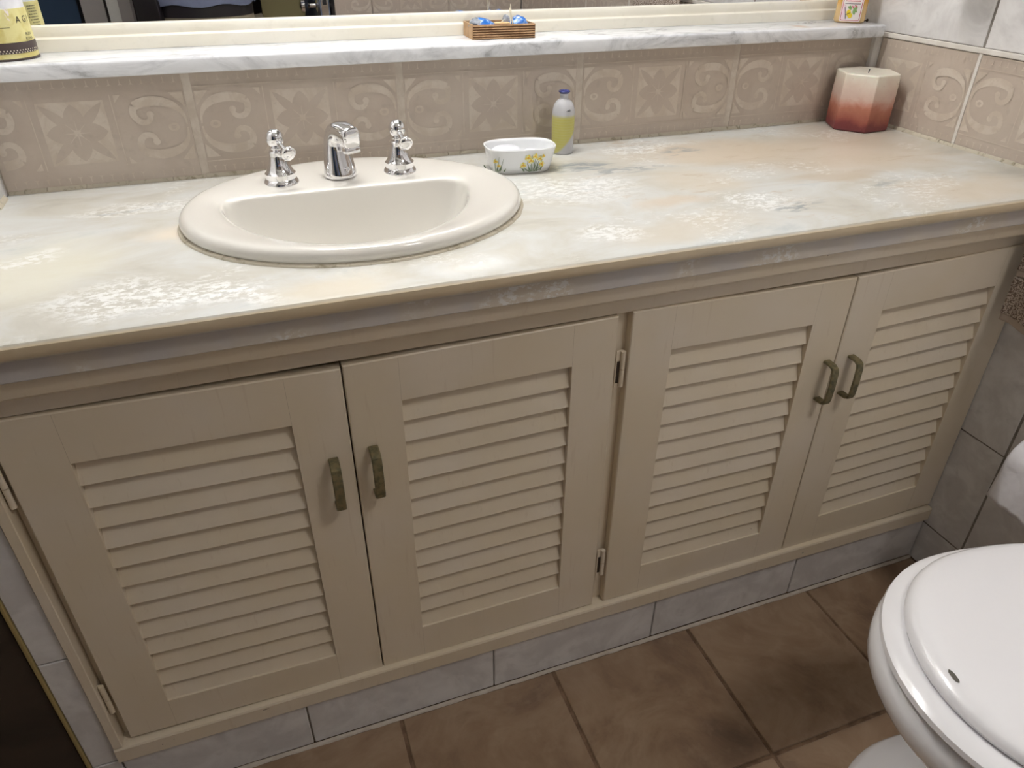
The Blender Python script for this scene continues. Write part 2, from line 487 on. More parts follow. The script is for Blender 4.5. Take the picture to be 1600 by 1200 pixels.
# border-tile print: square with an eight-petalled flower between two scrolls, beaded rows above and below
def ornament_mesh(w=0.294, h=0.145, crop=None):
    f = Flat(); L1, D1 = 0.00035, 0.00055
    q = 0.041                                                    # half side of the flower square
    f.poly([(-q, -q), (q, -q), (q, q), (-q, q)], L1, 0)
    for k in range(4): f.petal(0, 0, k * pi / 2, 0.003, 0.038, 0.0125, D1, 1)
    for k in range(4): f.petal(0, 0, pi / 4 + k * pi / 2, 0.004, 0.0545, 0.0062, D1, 1)
    for k in range(8):
        a = k * pi / 4
        f.strip([(0.003 * cos(a), 0.003 * sin(a)), (0.017 * cos(a), 0.017 * sin(a))], [0.0012, 0.0004], D1 * 1.3, 0)
    for s in (-1, 1):
        f.strip([(s * 0.0505, -0.0475), (s * 0.0505, 0.0475)], 0.0012, L1, 0)
        x0 = s * 0.1445
        for v in (-1, 1):
            # scroll: from the point at the tile edge, round the outside, curling in at the square
            pts = []; wd = []
            N = 16
            for i in range(N + 1):
                t = i / N
                a = pi * t * 1.02
                pts.append((x0 - s * (0.004 + 0.040 * (1 - cos(a))), v * (0.002 + 0.034 * sin(a) ** 0.8 if 0 < sin(a) else 0.002)))
                wd.append(0.002 + 0.011 * sin(pi * min(1, t * 1.0)) ** 1.2)
            f.strip(pts[:12], wd[:12], L1, 0)
            ex, ey = pts[11]
            cx, cy = ex + s * 0.0125, ey - v * 0.0115
            R0 = sqrt((ex - cx) ** 2 + (ey - cy) ** 2); a0 = math.atan2(ey - cy, ex - cx)
            cur = []; cw = []
            for i in range(11):
                t = i / 10
                a = a0 + (s * v) * t * 1.5 * pi * 0.8
                r = R0 * (1 - 0.62 * t)
                cur.append((cx + r * cos(a), cy + r * sin(a))); cw.append(0.0095 * (1 - 0.35 * t))
            f.strip(cur, cw, L1, 0)
            f.disc(cur[-1][0], cur[-1][1], 0.0048, None, L1, 0)
            f.poly([(x0 - s * 0.002, v * 0.046), (x0 - s * 0.002, v * 0.026), (x0 - s * 0.020, v * 0.046)], L1, 0)
            f.poly([(s * 0.055, v * 0.046), (s * 0.055, v * 0.036), (s * 0.064, v * 0.046)], L1, 0)
        f.disc(x0 - s * 0.022, 0, 0.0075, 0.0058, L1, 0)
        f.disc(x0 - s * 0.022, 0, 0.0035, 0.0028, D1, 1)
    for v in (-1, 1):
        f.strip([(-w / 2 + 0.003, v * 0.0515), (w / 2 - 0.003, v * 0.0515)], 0.0013, L1, 0)
        for i in range(21):
            x = -w / 2 + 0.012 + i * (w - 0.024) / 20
            f.strip([(x, v * 0.0585), (x, v * 0.0665)], [0.0016, 0.0007], L1, 0)
            f.poly([(x - 0.0035, v * 0.0575), (x, v * 0.0612), (x + 0.0035, v * 0.0575), (x, v * 0.0595)], L1, 0)
        f.strip([(-w / 2 + 0.003, v * 0.0695), (w / 2 - 0.003, v * 0.0695)], 0.0009, L1, 0)
    if crop:
        lo, hi = crop
        keep = [i for i, fc in enumerate(f.F) if all(lo <= f.V[k][0] <= hi for k in fc)]
        f.F = [f.F[i] for i in keep]; f.m = [f.m[i] for i in keep]
    return f.mesh('ornament', [M['band_light'], M['band_tile']])
ORN = ornament_mesh()
def band_tile(parent, c, rot, x0=-0.1455, x1=0.1455, h=0.143):
    """a border tile, possibly cut; c is the centre of the whole tile"""
    R3 = Matrix.Rotation(0, 4, 'X')
    from mathutils import Euler
    R3 = Euler(rot).to_matrix()
    mid = (x0 + x1) / 2
    cc = Vector(c) + R3 @ Vector((mid, 0, 0))
    o = put_tile(parent, cc, rot, x1 - x0, h, M['band_tile'])
    full = (x1 - x0) > 0.288
    me = ORN if full else ornament_mesh(crop=(x0 + 0.002, x1 - 0.002))
    obj('ornament', me, o, (-mid, 0, 0))
    return o

XL, W = 0.256, 1.7171
T = 0.30
# ------------------------------------------------------------------ floor
PF, XF, YK, YC = 0.2686, 0.648, -0.4355, -0.6953
fl = box('floor', -0.95, 2.6, -3.0, 0.12, -0.06, -0.0022, M['dark_grout'])
tag(fl, kind='structure')
for i in range(-6, 5):
    for j in range(-5, 2):
        cx = XF + (i + 0.5) * PF; cy = YC + (j + 0.5) * 0.2686
        if cx > W + 0.12 or cy > 0.0 or (cy > -0.42 and cx > 0.1): continue
        x1 = min(cx + PF / 2 - 0.003, W - 0.001); x0 = cx - PF / 2 + 0.003
        y1 = cy + PF / 2 - 0.003
        y0 = cy - PF / 2 + 0.003
        if cx > 0.05: y1 = min(y1, YK - 0.0045) if y0 < YK else y1
        p = put_tile(fl, ((x0 + x1) / 2, (y0 + y1) / 2, 0.0), ROT_FLOOR, x1 - x0, y1 - y0, M['floor_tile'], 0.0003, 0.008)
        p.location = Vector(p.location)
fl.location = fl.location
for c in fl.children: c.location = c.location - fl.location

# ------------------------------------------------------------------ back wall with border tiles
wb = box('wall_back', -0.95, W + 0.12, 0.0006, 0.12, 0, H + 0.147, M['grout'])
tag(wb, kind='structure')
def tiles_of(parent, fn):
    fn()
    for c in parent.children:
        c.location = c.location - parent.location
XG = 0.5144
def _back():
    zc = H + 0.0745
    for k in (0, 1, 2, 3, 4):
        xc = XG + (k - 0.5) * T
        lo = -0.1455; hi = 0.1455
        if xc + lo < XL: lo = XL + 0.001 - xc
        if xc + hi > W - 0.001: hi = W - 0.012 - xc
        band_tile(wb, (xc, 0.0, zc), ROT_BACK, lo, hi)
tiles_of(wb, _back)
wbu = box('wall_back_upper', -0.95, W + 0.12, 0.087, 0.12, H + 0.147, H + 1.56, M['plaster'])
tag(wbu, kind='structure')
# aged sealant bead along the back and right edge of the worktop
# ------------------------------------------------------------------ right wall
wr = box('wall_right', W + 0.0014, W + 0.12, -3.0, 0.12, 0, H + 1.56, M['wall_grout'])
tag(wr, kind='structure')
YB = -0.2258
def _right():
    P = 0.297
    for k in range(0, 6):
        y1 = YB - (k - 1) * P - 0.0015; y0 = YB - k * P + 0.0015
        if k == 0: y1 = -0.013
        # whole tile centre
        yc = (YB - (k - 1) * P + YB - k * P) / 2
        # local x of ROT_RIGHT runs along -y
        lo, hi = -(y1 - yc), -(y0 - yc)
        lo, hi = max(lo, -0.1460), min(hi, 0.1460)
        box('tile_joint', W - 0.0003, W + 0.0060, y0 - 0.0044, y0 + 0.0014, H + 0.001, H + 0.1465, M['pale_grout'], wr, bevel=0.0004)
        band_tile(wr, (W, yc, H + 0.0745), ROT_RIGHT, lo, hi, 0.141)
        for (za, zb_) in ((0.1555, 0.380), (0.383, 0.608), (0.611, 0.836), (-0.229, -0.006), (-0.4565, -0.231), (-0.684, -0.459), (-0.779, -0.687)):
            yy1 = y1 if k else (0.085 if za > 0 else -0.005)
            put_tile(wr, (W, (yy1 + y0) / 2, H + (za + zb_) / 2), ROT_RIGHT, yy1 - y0 - 0.001, zb_ - za, M['wall_tile'])
tiles_of(wr, _right)
# pale filler strip in the corner between the two tiled walls
cs = box('trim_1', W - 0.011, W + 0.008, -0.0125, 0.004, H, H + 0.149, M['pale_grout'], bevel=0.004)
tag(cs, kind='structure')
# top edge of the border tiles: thick pale joint
tj = box('trim_2', W - 0.002, W + 0.008, -1.7, -0.001, H + 0.1465, H + 0.1545, M['pale_grout'], bevel=0.001)
tag(tj, kind='structure')

# ------------------------------------------------------------------ left nib wall (end faced with tiles)
wl = box('wall_left', 0.2195, XL, -0.428, 0.0, 0, H + 1.56, M['wall_tile'])
tag(wl, kind='structure')
def _left():
    for (za, zb_) in ((-0.229, -0.003), (-0.4525, -0.231), (-0.676, -0.4545), (-0.778, -0.678), (0.0, 0.225), (0.227, 0.452)):
        put_tile(wl, (0.2375, -0.434, H + (za + zb_) / 2), ROT_BACK, 0.0345, zb_ - za, M['wall_tile'])
tiles_of(wl, _left)
es = box('trim_3', 0.2150, 0.2198, -0.4365, -0.410, 0.06, H + 1.5, M['edge_brass'], bevel=0.001)
tag(es, kind='structure')

# dark panelled door beside the nib wall
d1 = box('door_1', -0.62, 0.2145, -0.405, -0.37, 0.004, H + 1.2, M['dark_wood'])
tag(d1, kind='structure')
for (xa, xb_) in ((0.10, 0.2140),):
    q = box('door_frame', xa, xb_, -0.428, -0.4055, 0.0, H + 1.25, M['dark_wood'], d1, bevel=0.004)
    q.location = q.location - d1.location
for (za, zb_) in ((0.10, 0.75), (0.85, 1.8)):
    q = box('door_panel', -0.50, 0.045, -0.414, -0.4055, za, zb_, M['dark_wood'], d1, bevel=0.004)
    q.location = q.location - d1.location

# ------------------------------------------------------------------ the rest of the bathroom (seen in the mirror)
ce = box('ceiling', -0.95, W + 0.12, -3.0, 0.12, H + 1.56, H + 1.62, M['plaster'])
tag(ce, kind='structure')
wo = box('wall_outer_left', -0.95, -0.85, -3.0, 0.12, 0, H + 1.56, M['plaster'])
tag(wo, kind='structure')
wf = box('wall_front', 0.985, W + 0.006, -1.84, -1.726, 0, H + 1.56, M['wall_grout'])
tag(wf, kind='structure')
def _front():
    for k in range(3):
        xc = W - (k + 0.5) * 0.297 - 0.0005
        lo, hi = -0.1475, 0.1475
        if xc - 0.1475 < 0.985: hi = xc - 0.985            # local x runs along -x here
        band_tile(wf, (xc, -1.72, H + 0.0745), ROT_FRONTWALL, lo, hi, 0.141)
        xl = max(xc - 0.1475, 0.986); xr = xc + 0.1475
        for (za, zb_) in ((0.1555, 0.380), (0.383, 0.608), (0.611, 0.836), (-0.229, -0.006), (-0.4565, -0.231), (-0.684, -0.459)):
            put_tile(wf, ((xl + xr) / 2, -1.72, H + (za + zb_) / 2), ROT_FRONTWALL, xr - xl, zb_ - za, M['wall_tile'])
tiles_of(wf, _front)
wh = box('wall_front_upper', -0.85, 0.985, -1.84, -1.726, H + 1.22, H + 1.56, M['plaster'])
tag(wh, kind='structure')
hb = box('wall_hallway', -0.95, W, -3.0, -2.9, 0, H + 1.56, M['dusk'])
tag(hb, kind='structure')
ho = box('trim_4', 0.74, 0.90, -2.0, -1.97, 0, H + 1.22, M['olive'])
tag(ho, kind='structure')
# posts of the doorway
for i, (xa, xb_, mm) in enumerate(((0.145, 0.215, 'post'), (0.225, 0.262, 'plaster'), (0.262, 0.300, 'post'))):
    q = box('trim_%d' % (5 + i), xa, xb_, -1.84, -1.77 + 0.01 * i, 0, H + 1.22, M[mm])
    tag(q, kind='structure')
# open entrance door seen edge-on in the mirror, with its knobs
d2 = box('door_2', 0.935, 0.970, -2.55, -1.75, 0.004, H + 1.2, M['door_grey'])
tag(d2, kind='structure')
def childbox(name, p, *a, **k):
    q = box(name, *a, **k)
    q.parent = p; q.location = q.location - p.location
    return q
childbox('latch_plate', d2, 0.940, 0.965, -1.7505, -1.7485, H + 0.005, H + 0.125, M['chrome'])
childbox('latch_bolt', d2, 0.9465, 0.9585, -1.7490, -1.740, H + 0.055, H + 0.080, M['dark_hole'])
for s in (-1, 1):
    prof = [(0.024, 0), (0.024, 0.004), (0.010, 0.008), (0.009, 0.030), (0.020, 0.038), (0.026, 0.050), (0.024, 0.062), (0.010, 0.068)]
    kb = lathe_obj('door_knob', prof, M['chrome'], d2, (0, 0, 0), (0, s * pi / 2, 0), 20)
    kb.location = Vector(((0.970 if s > 0 else 0.935), -1.815, H + 0.048)) - d2.location
# dark window with four panes, left of the doorway posts
w1 = box('window_1', -0.60, 0.140, -1.86, -1.82, 0.25, H + 1.0, M['dark_frame'])
tag(w1, kind='structure')
for i in range(5):
    for j in range(3):
        x0 = -0.585 + i * 0.145
        childbox('pane', w1, x0, x0 + 0.132, -1.820, -1.816, 0.27 + j * 0.50, 0.27 + j * 0.50 + 0.485, M['blue_pane'])
wf2 = box('wall_front_left', -0.85, -0.60, -1.84, -1.726, 0, H + 1.22, M['plaster'])
tag(wf2, kind='structure')
# ------------------------------------------------------------------ marble ledge under the mirror
sh = box('marble_ledge', XL + 0.001, W - 0.0135, -0.030, 0.085, H + 0.1475, H + 0.168, M['shelf_marble'], bevel=0.004, seg=3)
tag(sh, 'long white marble ledge with grey veins under the mirror', 'ledge')

# ------------------------------------------------------------------ mirror with cream painted frame
mr = empty('mirror', ((XL + W) / 2, 0.08, H + 0.168))
tag(mr, 'wide wall mirror in a cream stepped frame above the ledge', 'mirror')
def in_world(o, p):
    o.parent = p; o.location = Vector(o.location) - p.location
    return o
in_world(box('mirror_glass', XL + 0.022, 1.676, 0.0800, 0.0850, H + 0.192, H + 1.02, M['mirror']), mr)
# moulding profile (depth y, height z above ledge) swept along x
def moulding(name, x0, x1, z0, flip=1):
    prof = [(0.0865, 0.0002), (0.0655, 0.0002), (0.0655, 0.0145), (0.0660, 0.0160), (0.0675, 0.0170), (0.0700, 0.0172), (0.0712, 0.0185),
            (0.0716, 0.0230), (0.0722, 0.0280), (0.0738, 0.0310), (0.0765, 0.0325), (0.0798, 0.0322), (0.0865, 0.0322)]
    rings = [[(x, y, z0 + flip * z) for (y, z) in prof] for x in (x0, x1)]
    V, F = loft(rings)
    return obj(name, mesh_of(name, V, F, M['frame_paint'], True, sharp=24))
in_world(moulding('frame_rail', XL + 0.001, 1.699, H + 0.168), mr)
in_world(moulding('frame_rail', XL + 0.001, 1.699, H + 1.045, -1), mr)
for x0, x1 in ((XL + 0.001, XL + 0.024), (1.676, 1.699)):
    in_world(box('frame_stile', x0, x1, 0.068, 0.0862, H + 0.2005, H + 1.013, M['frame_paint'], bevel=0.003), mr)

# lamp above the mirror
ml = empty('wall_lamp', (0.80, 0.05, H + 1.16))
tag(ml, 'long tube lamp on the wall above the mirror', 'lamp')
in_world(box('lamp_body', 0.44, 1.12, -0.215, 0.086, H + 1.125, H + 1.16, M['plaster'], bevel=0.006), ml)
M['tube'] = new_mat('glowing_tube', (1, 1, 1), 0.5)
M['tube'].node_tree.nodes['Principled BSDF'].inputs['Emission Color'].default_value = (*TUBE_COLOR, 1)
M['tube'].node_tree.nodes['Principled BSDF'].inputs['Emission Strength'].default_value = TUBE_GLOW
in_world(lathe_obj('lamp_tube', [(0.002, -0.31), (0.016, -0.308), (0.016, 0.308), (0.002, 0.31)], M['tube'], None, (0.78, -0.165, H + 1.085), (0, pi / 2, 0), 24), ml)
in_world(box('lamp_arm', 0.75, 0.81, 0.03, 0.086, H + 1.09, H + 1.126, M['chrome'], bevel=0.004), ml)
for xx in (0.455, 1.105):
    in_world(box('lamp_end_cap', xx - 0.006, xx + 0.006, -0.19, -0.14, H + 1.065, H + 1.126, M['plaster'], bevel=0.003), ml)

# ------------------------------------------------------------------ worktop
ct = empty('countertop', ((XL + W) / 2, -0.24, H))
tag(ct, 'cream and pink marble worktop with white crystal flecks around the basin', 'countertop')
SC = (0.7015, -0.215)                       # sink centre
def slab():
    prof = [(-0.001, 0.0), (-0.4685, 0.0), (-0.4725, -0.0012), (-0.4755, -0.0045), (-0.4762, -0.009), (-0.4750, -0.0150), (-0.4725, -0.0185), (-0.4690, -0.0200), (-0.001, -0.0200)]
    V, F = loft([[(x, y, H + z) for y, z in prof] for x in (XL + 0.001, W - 0.0005)])
    o = obj('marble_slab', mesh_of('marble_slab', V, F, M['counter'], True, sharp=30))
    n = 64
    V, F = loft([[(SC[0] + 0.203 * cos(2 * pi * j / n), SC[1] + 0.170 * sin(2 * pi * j / n), z) for j in range(n)] for z in (H - 0.1, H + 0.1)])
    c = obj('cutter', mesh_of('cutter', V, F, M['counter']))
    md = o.modifiers.new('hole', 'BOOLEAN'); md.operation = 'DIFFERENCE'; md.object = c; md.solver = 'EXACT'
    dg = bpy.context.evaluated_depsgraph_get()
    me = bpy.data.meshes.new_from_object(o.evaluated_get(dg))
    o.modifiers.clear(); o.data = me
    bpy.data.objects.remove(c)
    return o
in_world(slab(), ct)
in_world(box('marble_apron', XL + 0.001, W - 0.0005, -0.4620, -0.450, H - 0.0462, H - 0.0222, M['apron'], bevel=0.0012), ct)
in_world(box('shadow_joint', XL + 0.001, W - 0.0005, -0.4560, -0.440, H - 0.0224, H - 0.0200, M['paint_dark_gap']), ct)
# aged sealant between worktop and tiles: short cracked lengths
def sealant_run(p0, p1, name='sealant_bead'):
    a = Vector(p0); b = Vector(p1); L = (b - a).length; d = (b - a) / L
    side = Vector((d.y, -d.x, 0))
    if side.dot(Vector(((XL + W) / 2, -0.3, 0)) - a) < 0: side = -side
    bm = bmesh.new(); s = 0.0
    while s < L - 0.004:
        l = min(random.uniform(0.018, 0.06), L - s)
        q0 = a + d * (s + 0.0004); q1 = a + d * (s + l - 0.0004)
        hgt = random.uniform(0.0042, 0.0062); dep = random.uniform(0.0030, 0.0045)
        vv = []
        for q in (q0, q1):
            for (u, z) in ((0, 0), (dep, 0), (dep * 0.8, hgt * 0.4), (0.0006, hgt), (0, hgt)):
                vv.append(bm.verts.new(q + side * u + Vector((0, 0, z))))
        for i in range(5):
            j = (i + 1) % 5
            bm.faces.new((vv[i], vv[j], vv[5 + j], vv[5 + i]))
        bm.faces.new(vv[:5]); bm.faces.new(vv[5:])
        s += l
    return bm_obj(name, bm, M['sealant'])
in_world(sealant_run((XL + 0.002, -0.0003, H), (W - 0.013, -0.0003, H)), ct)
in_world(sealant_run((W - 0.0003, -0.014, H), (W - 0.0003, -0.468, H)), ct)
in_world(sealant_run((XL + 0.0003, -0.02, H), (XL + 0.0003, -0.42, H)), ct)

# ------------------------------------------------------------------ wash basin
sk = empty('wash_basin', (SC[0], SC[1], H))
tag(sk, 'ivory oval drop-in wash basin set into the marble worktop', 'basin')
def dradius(th, k=1.0):
    """radius of the D-shaped opening seen from (0.70, -0.25): straight back, elliptical front"""
    ox, oy = 0.0, -0.085                # centre relative to ellipse centre (0.70, -0.165)
    a, b = 0.166, 0.204
    dx, dy = cos(th), sin(th)
    A = dx * dx / a / a + dy * dy / b / b
    B = 2 * (ox * dx / a / a + oy * dy / b / b)
    C = ox * ox / a / a + oy * oy / b / b - 1
    r = (-B + sqrt(B * B - 4 * A * C)) / (2 * A)
    # back line y = -0.158 -> 0.092 from the centre, slightly bowed
    if dy > 0.05:
        rl = (0.090 + 0.004 * (1 - abs(dx)) ) / dy
        p = 9
        r = (r ** -p + rl ** -p) ** (-1 / p)
    return r * k
def basin():
    n = 96; rings = []
    def ell(s, z):
        return [(SC[0] + 0.2195 * s * cos(2 * pi * j / n), SC[1] + (0.1870 - 0.2195 * (1 - s)) * sin(2 * pi * j / n) if False else SC[1] + 0.1870 * s * sin(2 * pi * j / n), H + z) for j in range(n)]
    # resample the D at the same angular index around its own centre
    def dee(k, z, mixr=0.0, cx=0.695, cy=-0.25, rr=0.0):
        out = []
        for j in range(n):
            th = 2 * pi * j / n
            # direction from D centre to the matching outer point keeps quads even
            ex, ey = SC[0] + 0.2195 * cos(th), SC[1] + 0.187 * sin(th)
            a = math.atan2(ey - cy, ex - cx)
            r = dradius(a) * k
            r = r * (1 - mixr) + rr * mixr
            out.append((cx + r * cos(a), cy + r * sin(a), H + z))
        return out
    rings += [ell(0.925, -0.004), ell(0.965, 0.0008), ell(0.990, 0.0020), ell(1.0, 0.0060), ell(1.0, 0.0110), ell(0.990, 0.0155), ell(0.972, 0.0185), ell(0.950, 0.0195)]
    o8 = ell(0.950, 0.0195); d0 = dee(1.0, 0.0125)
    for t, z in ((0.3, 0.0188), (0.6, 0.0168), (0.85, 0.0150)):
        rings.append([(a[0] + (b[0] - a[0]) * t, a[1] + (b[1] - a[1]) * t, H + z) for a, b in zip(o8, d0)])
    rings += [dee(1.0, 0.0130), dee(0.985, 0.0100), dee(0.972, 0.0040), dee(0.955, -0.008), dee(0.92, -0.030, 0.05, rr=.12), dee(0.86, -0.060, 0.15, rr=.11),
              dee(0.76, -0.092, 0.3, rr=.09), dee(0.58, -0.116, 0.5, rr=.07), dee(0.36, -0.128, 0.8, rr=.045), dee(0.2, -0.132, 1, rr=.024)]
    inner = rings
    # underside
    under = [dee(0.2, -0.142, 1, rr=.030), dee(0.58, -0.128, 0.5, rr=.080), dee(0.80, -0.100, 0.3, rr=.10), dee(0.92, -0.060, 0.15, rr=.12), dee(0.97, -0.008, 0.05, rr=.13)]
    V, F = loft(rings + under, False, False)
    N = len(rings + under)
    for j in range(n):
        k = (j + 1) % n
        F.append(((N - 1) * n + j, (N - 1) * n + k, k, j))
    me = mesh_of('basin_bowl', V, F, M['ceramic'], True, sharp=60)
    o = obj('basin_bowl', me)
    s = o.modifiers.new('s', 'SUBSURF'); s.levels = 1; s.render_levels = 1
    return o
in_world(basin(), sk)
in_world(lathe_obj('drain', [(0.024, 0), (0.024, 0.003), (0.018, 0.004), (0.015, 0.001), (0.002, 0.001)], M['chrome'], None, (0.695, -0.25, H - 0.1335)), sk)
def sink_seal():
    n = 120; rings = []
    for j in range(n):
        th = 2 * pi * j / n
        k = 1 + 0.006 * mnoise.noise(Vector((cos(th) * 9, sin(th) * 9, 0)))
        c = Vector((SC[0], SC[1], H)); d = Vector((0.2195 * cos(th), 0.187 * sin(th), 0)) * k
        u = d.normalized()
        rings.append([tuple(c + d + u * a + Vector((0, 0, z))) for a, z in ((-0.016, 0.0005), (0.0035, 0.0002), (0.0022, 0.0022), (-0.001, 0.0034), (-0.016, 0.0030))])
    V = [p for r in rings for p in r]; F = []
    for i in range(n):
        for j in range(5):
            F.append((i * 5 + j, i * 5 + (j + 1) % 5, ((i + 1) % n) * 5 + (j + 1) % 5, ((i + 1) % n) * 5 + j))
    return obj('sealant_ring', mesh_of('sealant_ring', V, F, M['sealant']))
in_world(sink_seal(), sk)

# ------------------------------------------------------------------ taps
def make_tap(x, y, lev, label):
    t = empty('basin_tap', (x, y, H + 0.0148))
    tag(t, label, 'tap')
    prof = [(0.0235, 0), (0.0238, 0.002), (0.0228, 0.0045), (0.0206, 0.0075), (0.0200, 0.0080), (0.0203, 0.0130), (0.0206, 0.0150), (0.0196, 0.0160),
            (0.0186, 0.0168), (0.0160, 0.0215), (0.0134, 0.0270), (0.0118, 0.0330), (0.0112, 0.0390), (0.0112, 0.0430), (0.0100, 0.0447), (0.0065, 0.0450)]
    lathe_obj('bell_base', prof, M['chrome'], t, n=48)
    lathe_obj('neck', [(0.0062, 0.0448), (0.0060, 0.0462), (0.0078, 0.0470), (0.0080, 0.0485), (0.0062, 0.0500)], M['chrome'], t, n=32)
    ball_obj('knob', (0, 0, 0.0608), 0.0122, M['chrome'], t, (1.0, 1.0, 1.04), 32)
    d = Vector(lev); L = d.length; u = d.normalized()
    c0 = Vector((0, 0, 0.0600))
    tube_obj('lever', [c0 + u * 0.008, c0 + u * 0.014, c0 + u * (L * 0.75), c0 + u * (L - 0.003)], [0.0042, 0.0036, 0.0032, 0.0040], M['chrome'], t, 20)
    q = u.to_track_quat('Z', 'Y').to_euler()
    lathe_obj('lever_end', [(0.004, -0.006), (0.0070, -0.0045), (0.0098, -0.0028), (0.0102, -0.0012), (0.0100, 0.0004), (0.0088, 0.0008), (0.0086, 0.0012), (0.0070, 0.0026), (0.004, 0.0036), (0.0005, 0.0039)], M['chrome'], t, tuple(c0 + u * L), tuple(q), 36)
    return t
make_tap(0.6150, -0.117, (0.0130, -0.0340, -0.0125), 'chrome bell-shaped tap handle standing left of the spout')
make_tap(0.7815, -0.116, (0.0040, -0.0340, -0.0125), 'chrome bell-shaped tap handle standing right of the spout')

def make_spout():
    t = empty('tap_spout', (0.6965, -0.113, H + 0.0148), radians(24))
    tag(t, 'curved chrome basin spout between the two tap handles', 'tap')
    # sections along the body: (y, z, half width, half depth, tilt)
    S = [(0, 0.0000, 0.0236, 0.0220, 0), (0, 0.0040, 0.0238, 0.0222, 0), (0, 0.0120, 0.0226, 0.0205, 0), (0.001, 0.0240, 0.0205, 0.0180, 2), (0.002, 0.0380, 0.0182, 0.0160, 4),
         (0.002, 0.0480, 0.0168, 0.0150, 12), (0.000, 0.0560, 0.0158, 0.0142, 24), (-0.004, 0.0625, 0.0150, 0.0136, 40), (-0.011, 0.0665, 0.0144, 0.0132, 58), (-0.020, 0.0668, 0.0138, 0.0130, 74), (-0.030, 0.0640, 0.0132, 0.0132, 84), (-0.0390, 0.0605, 0.0128, 0.0140, 90), (-0.0425, 0.0590, 0.0124, 0.0138, 92)]
    rings = []
    n = 32
    for i, (y, z, hw, hd, tl) in enumerate(S):
        tl = radians(tl); ex = 2.0 + 1.6 * (i / (len(S) - 1)) ** 1.5
        r = []
        for j in range(n):
            a = 2 * pi * j / n
            cx = math.copysign(abs(cos(a)) ** (2 / ex), cos(a)) * hw
            cd = math.copysign(abs(sin(a)) ** (2 / ex), sin(a)) * hd
            # section plane normal turns from +z to -y
            r.append((cx, y + cd * cos(tl), z + cd * sin(tl)))
        rings.append(r)
    V, F = loft(rings)
    me = mesh_of('spout_body', V, F, M['chrome'], True, sharp=50)
    o = obj('spout_body', me, t)
    s = o.modifiers.new('s', 'SUBSURF'); s.levels = 1; s.render_levels = 2
    bm = bmesh.new()
    add_box(bm, -0.0105, 0.0105, -0.0075, 0.0075, -0.004, 0.004, 0.0015, 2)
    bm_obj('aerator', bm, M['chrome'], t, (0, -0.0350, 0.0440), (radians(-6), 0, 0), smooth=True)
    lathe_obj('lever_plug', [(0.0034, 0), (0.0034, 0.0010), (0.0026, 0.0012), (0.0022, 0.0004), (0.0005, 0.0004)], M['chrome'], t, (0.000, -0.0202, 0.0150), (radians(82), 0, 0), 18)
    return t
make_spout()

# ------------------------------------------------------------------ vanity cabinet
YF = -0.4336
vc = empty('vanity_cabinet', ((XL + W) / 2, -0.22, 0.104))
tag(vc, 'long cream cabinet with four louvred doors under the marble worktop', 'cabinet')
def vpart(o): return in_world(o, vc)
X0, X1 = XL, W - 0.001
# mouldings below the apron
def hprof(name, prof, x0=X0, x1=X1):
    V, F = loft([[(x, y, H + z) for y, z in prof] for x in (x0, x1)])
    return obj(name, mesh_of(name, V, F, M['paint'], True, sharp=25))
vpart(hprof('top_moulding', [(-0.40, -0.0464), (-0.4545, -0.0464), (-0.4550, -0.0490), (-0.4535, -0.0600), (-0.4515, -0.0680), (-0.4480, -0.0715), (-0.4400, -0.0735), (-0.4330, -0.0795), (-0.40, -0.0795)]))
vpart(box('top_rail', X0, X1, -0.4295, -0.4191, H - 0.1000, H - 0.0796, M['paint'], bevel=0.001))
vpart(hprof('bottom_rail', [(-0.40, -0.6430), (-0.4350, -0.6430), (-0.4400, -0.6442), (-0.4415, -0.6470), (-0.4415, -0.6720), (-0.4400, -0.6745), (-0.40, -0.6745)]))
vpart(box('side_stile', X0 + 0.0002, 0.2680, -0.4405, -0.402, H - 0.6425, H - 0.0797, M['paint'], bevel=0.001))
vpart(box('centre_stile', 0.960, 1.030, -0.4200, -0.400, H - 0.6428, H - 0.1002, M['paint'], bevel=0.001))
vpart(box('hinge_stile', 0.2682, 0.3000, -0.4180, -0.400, H - 0.6428, H - 0.1002, M['paint'], bevel=0.001))
vpart(box('back_panel', X0 + 0.001, X1 - 0.001, -0.398, -0.392, H - 0.66, H - 0.06, M['paint']))
vpart(box('side_panel', X0 + 0.001, X0 + 0.017, -0.39, -0.01, H - 0.66, H - 0.06, M['paint']))
vpart(box('side_panel', X1 - 0.017, X1 - 0.001, -0.39, -0.01, H - 0.66, H - 0.06, M['paint']))
vpart(box('cabinet_base', X0 + 0.018, X1 - 0.018, -0.39, -0.01, H - 0.66, H - 0.645, M['paint']))

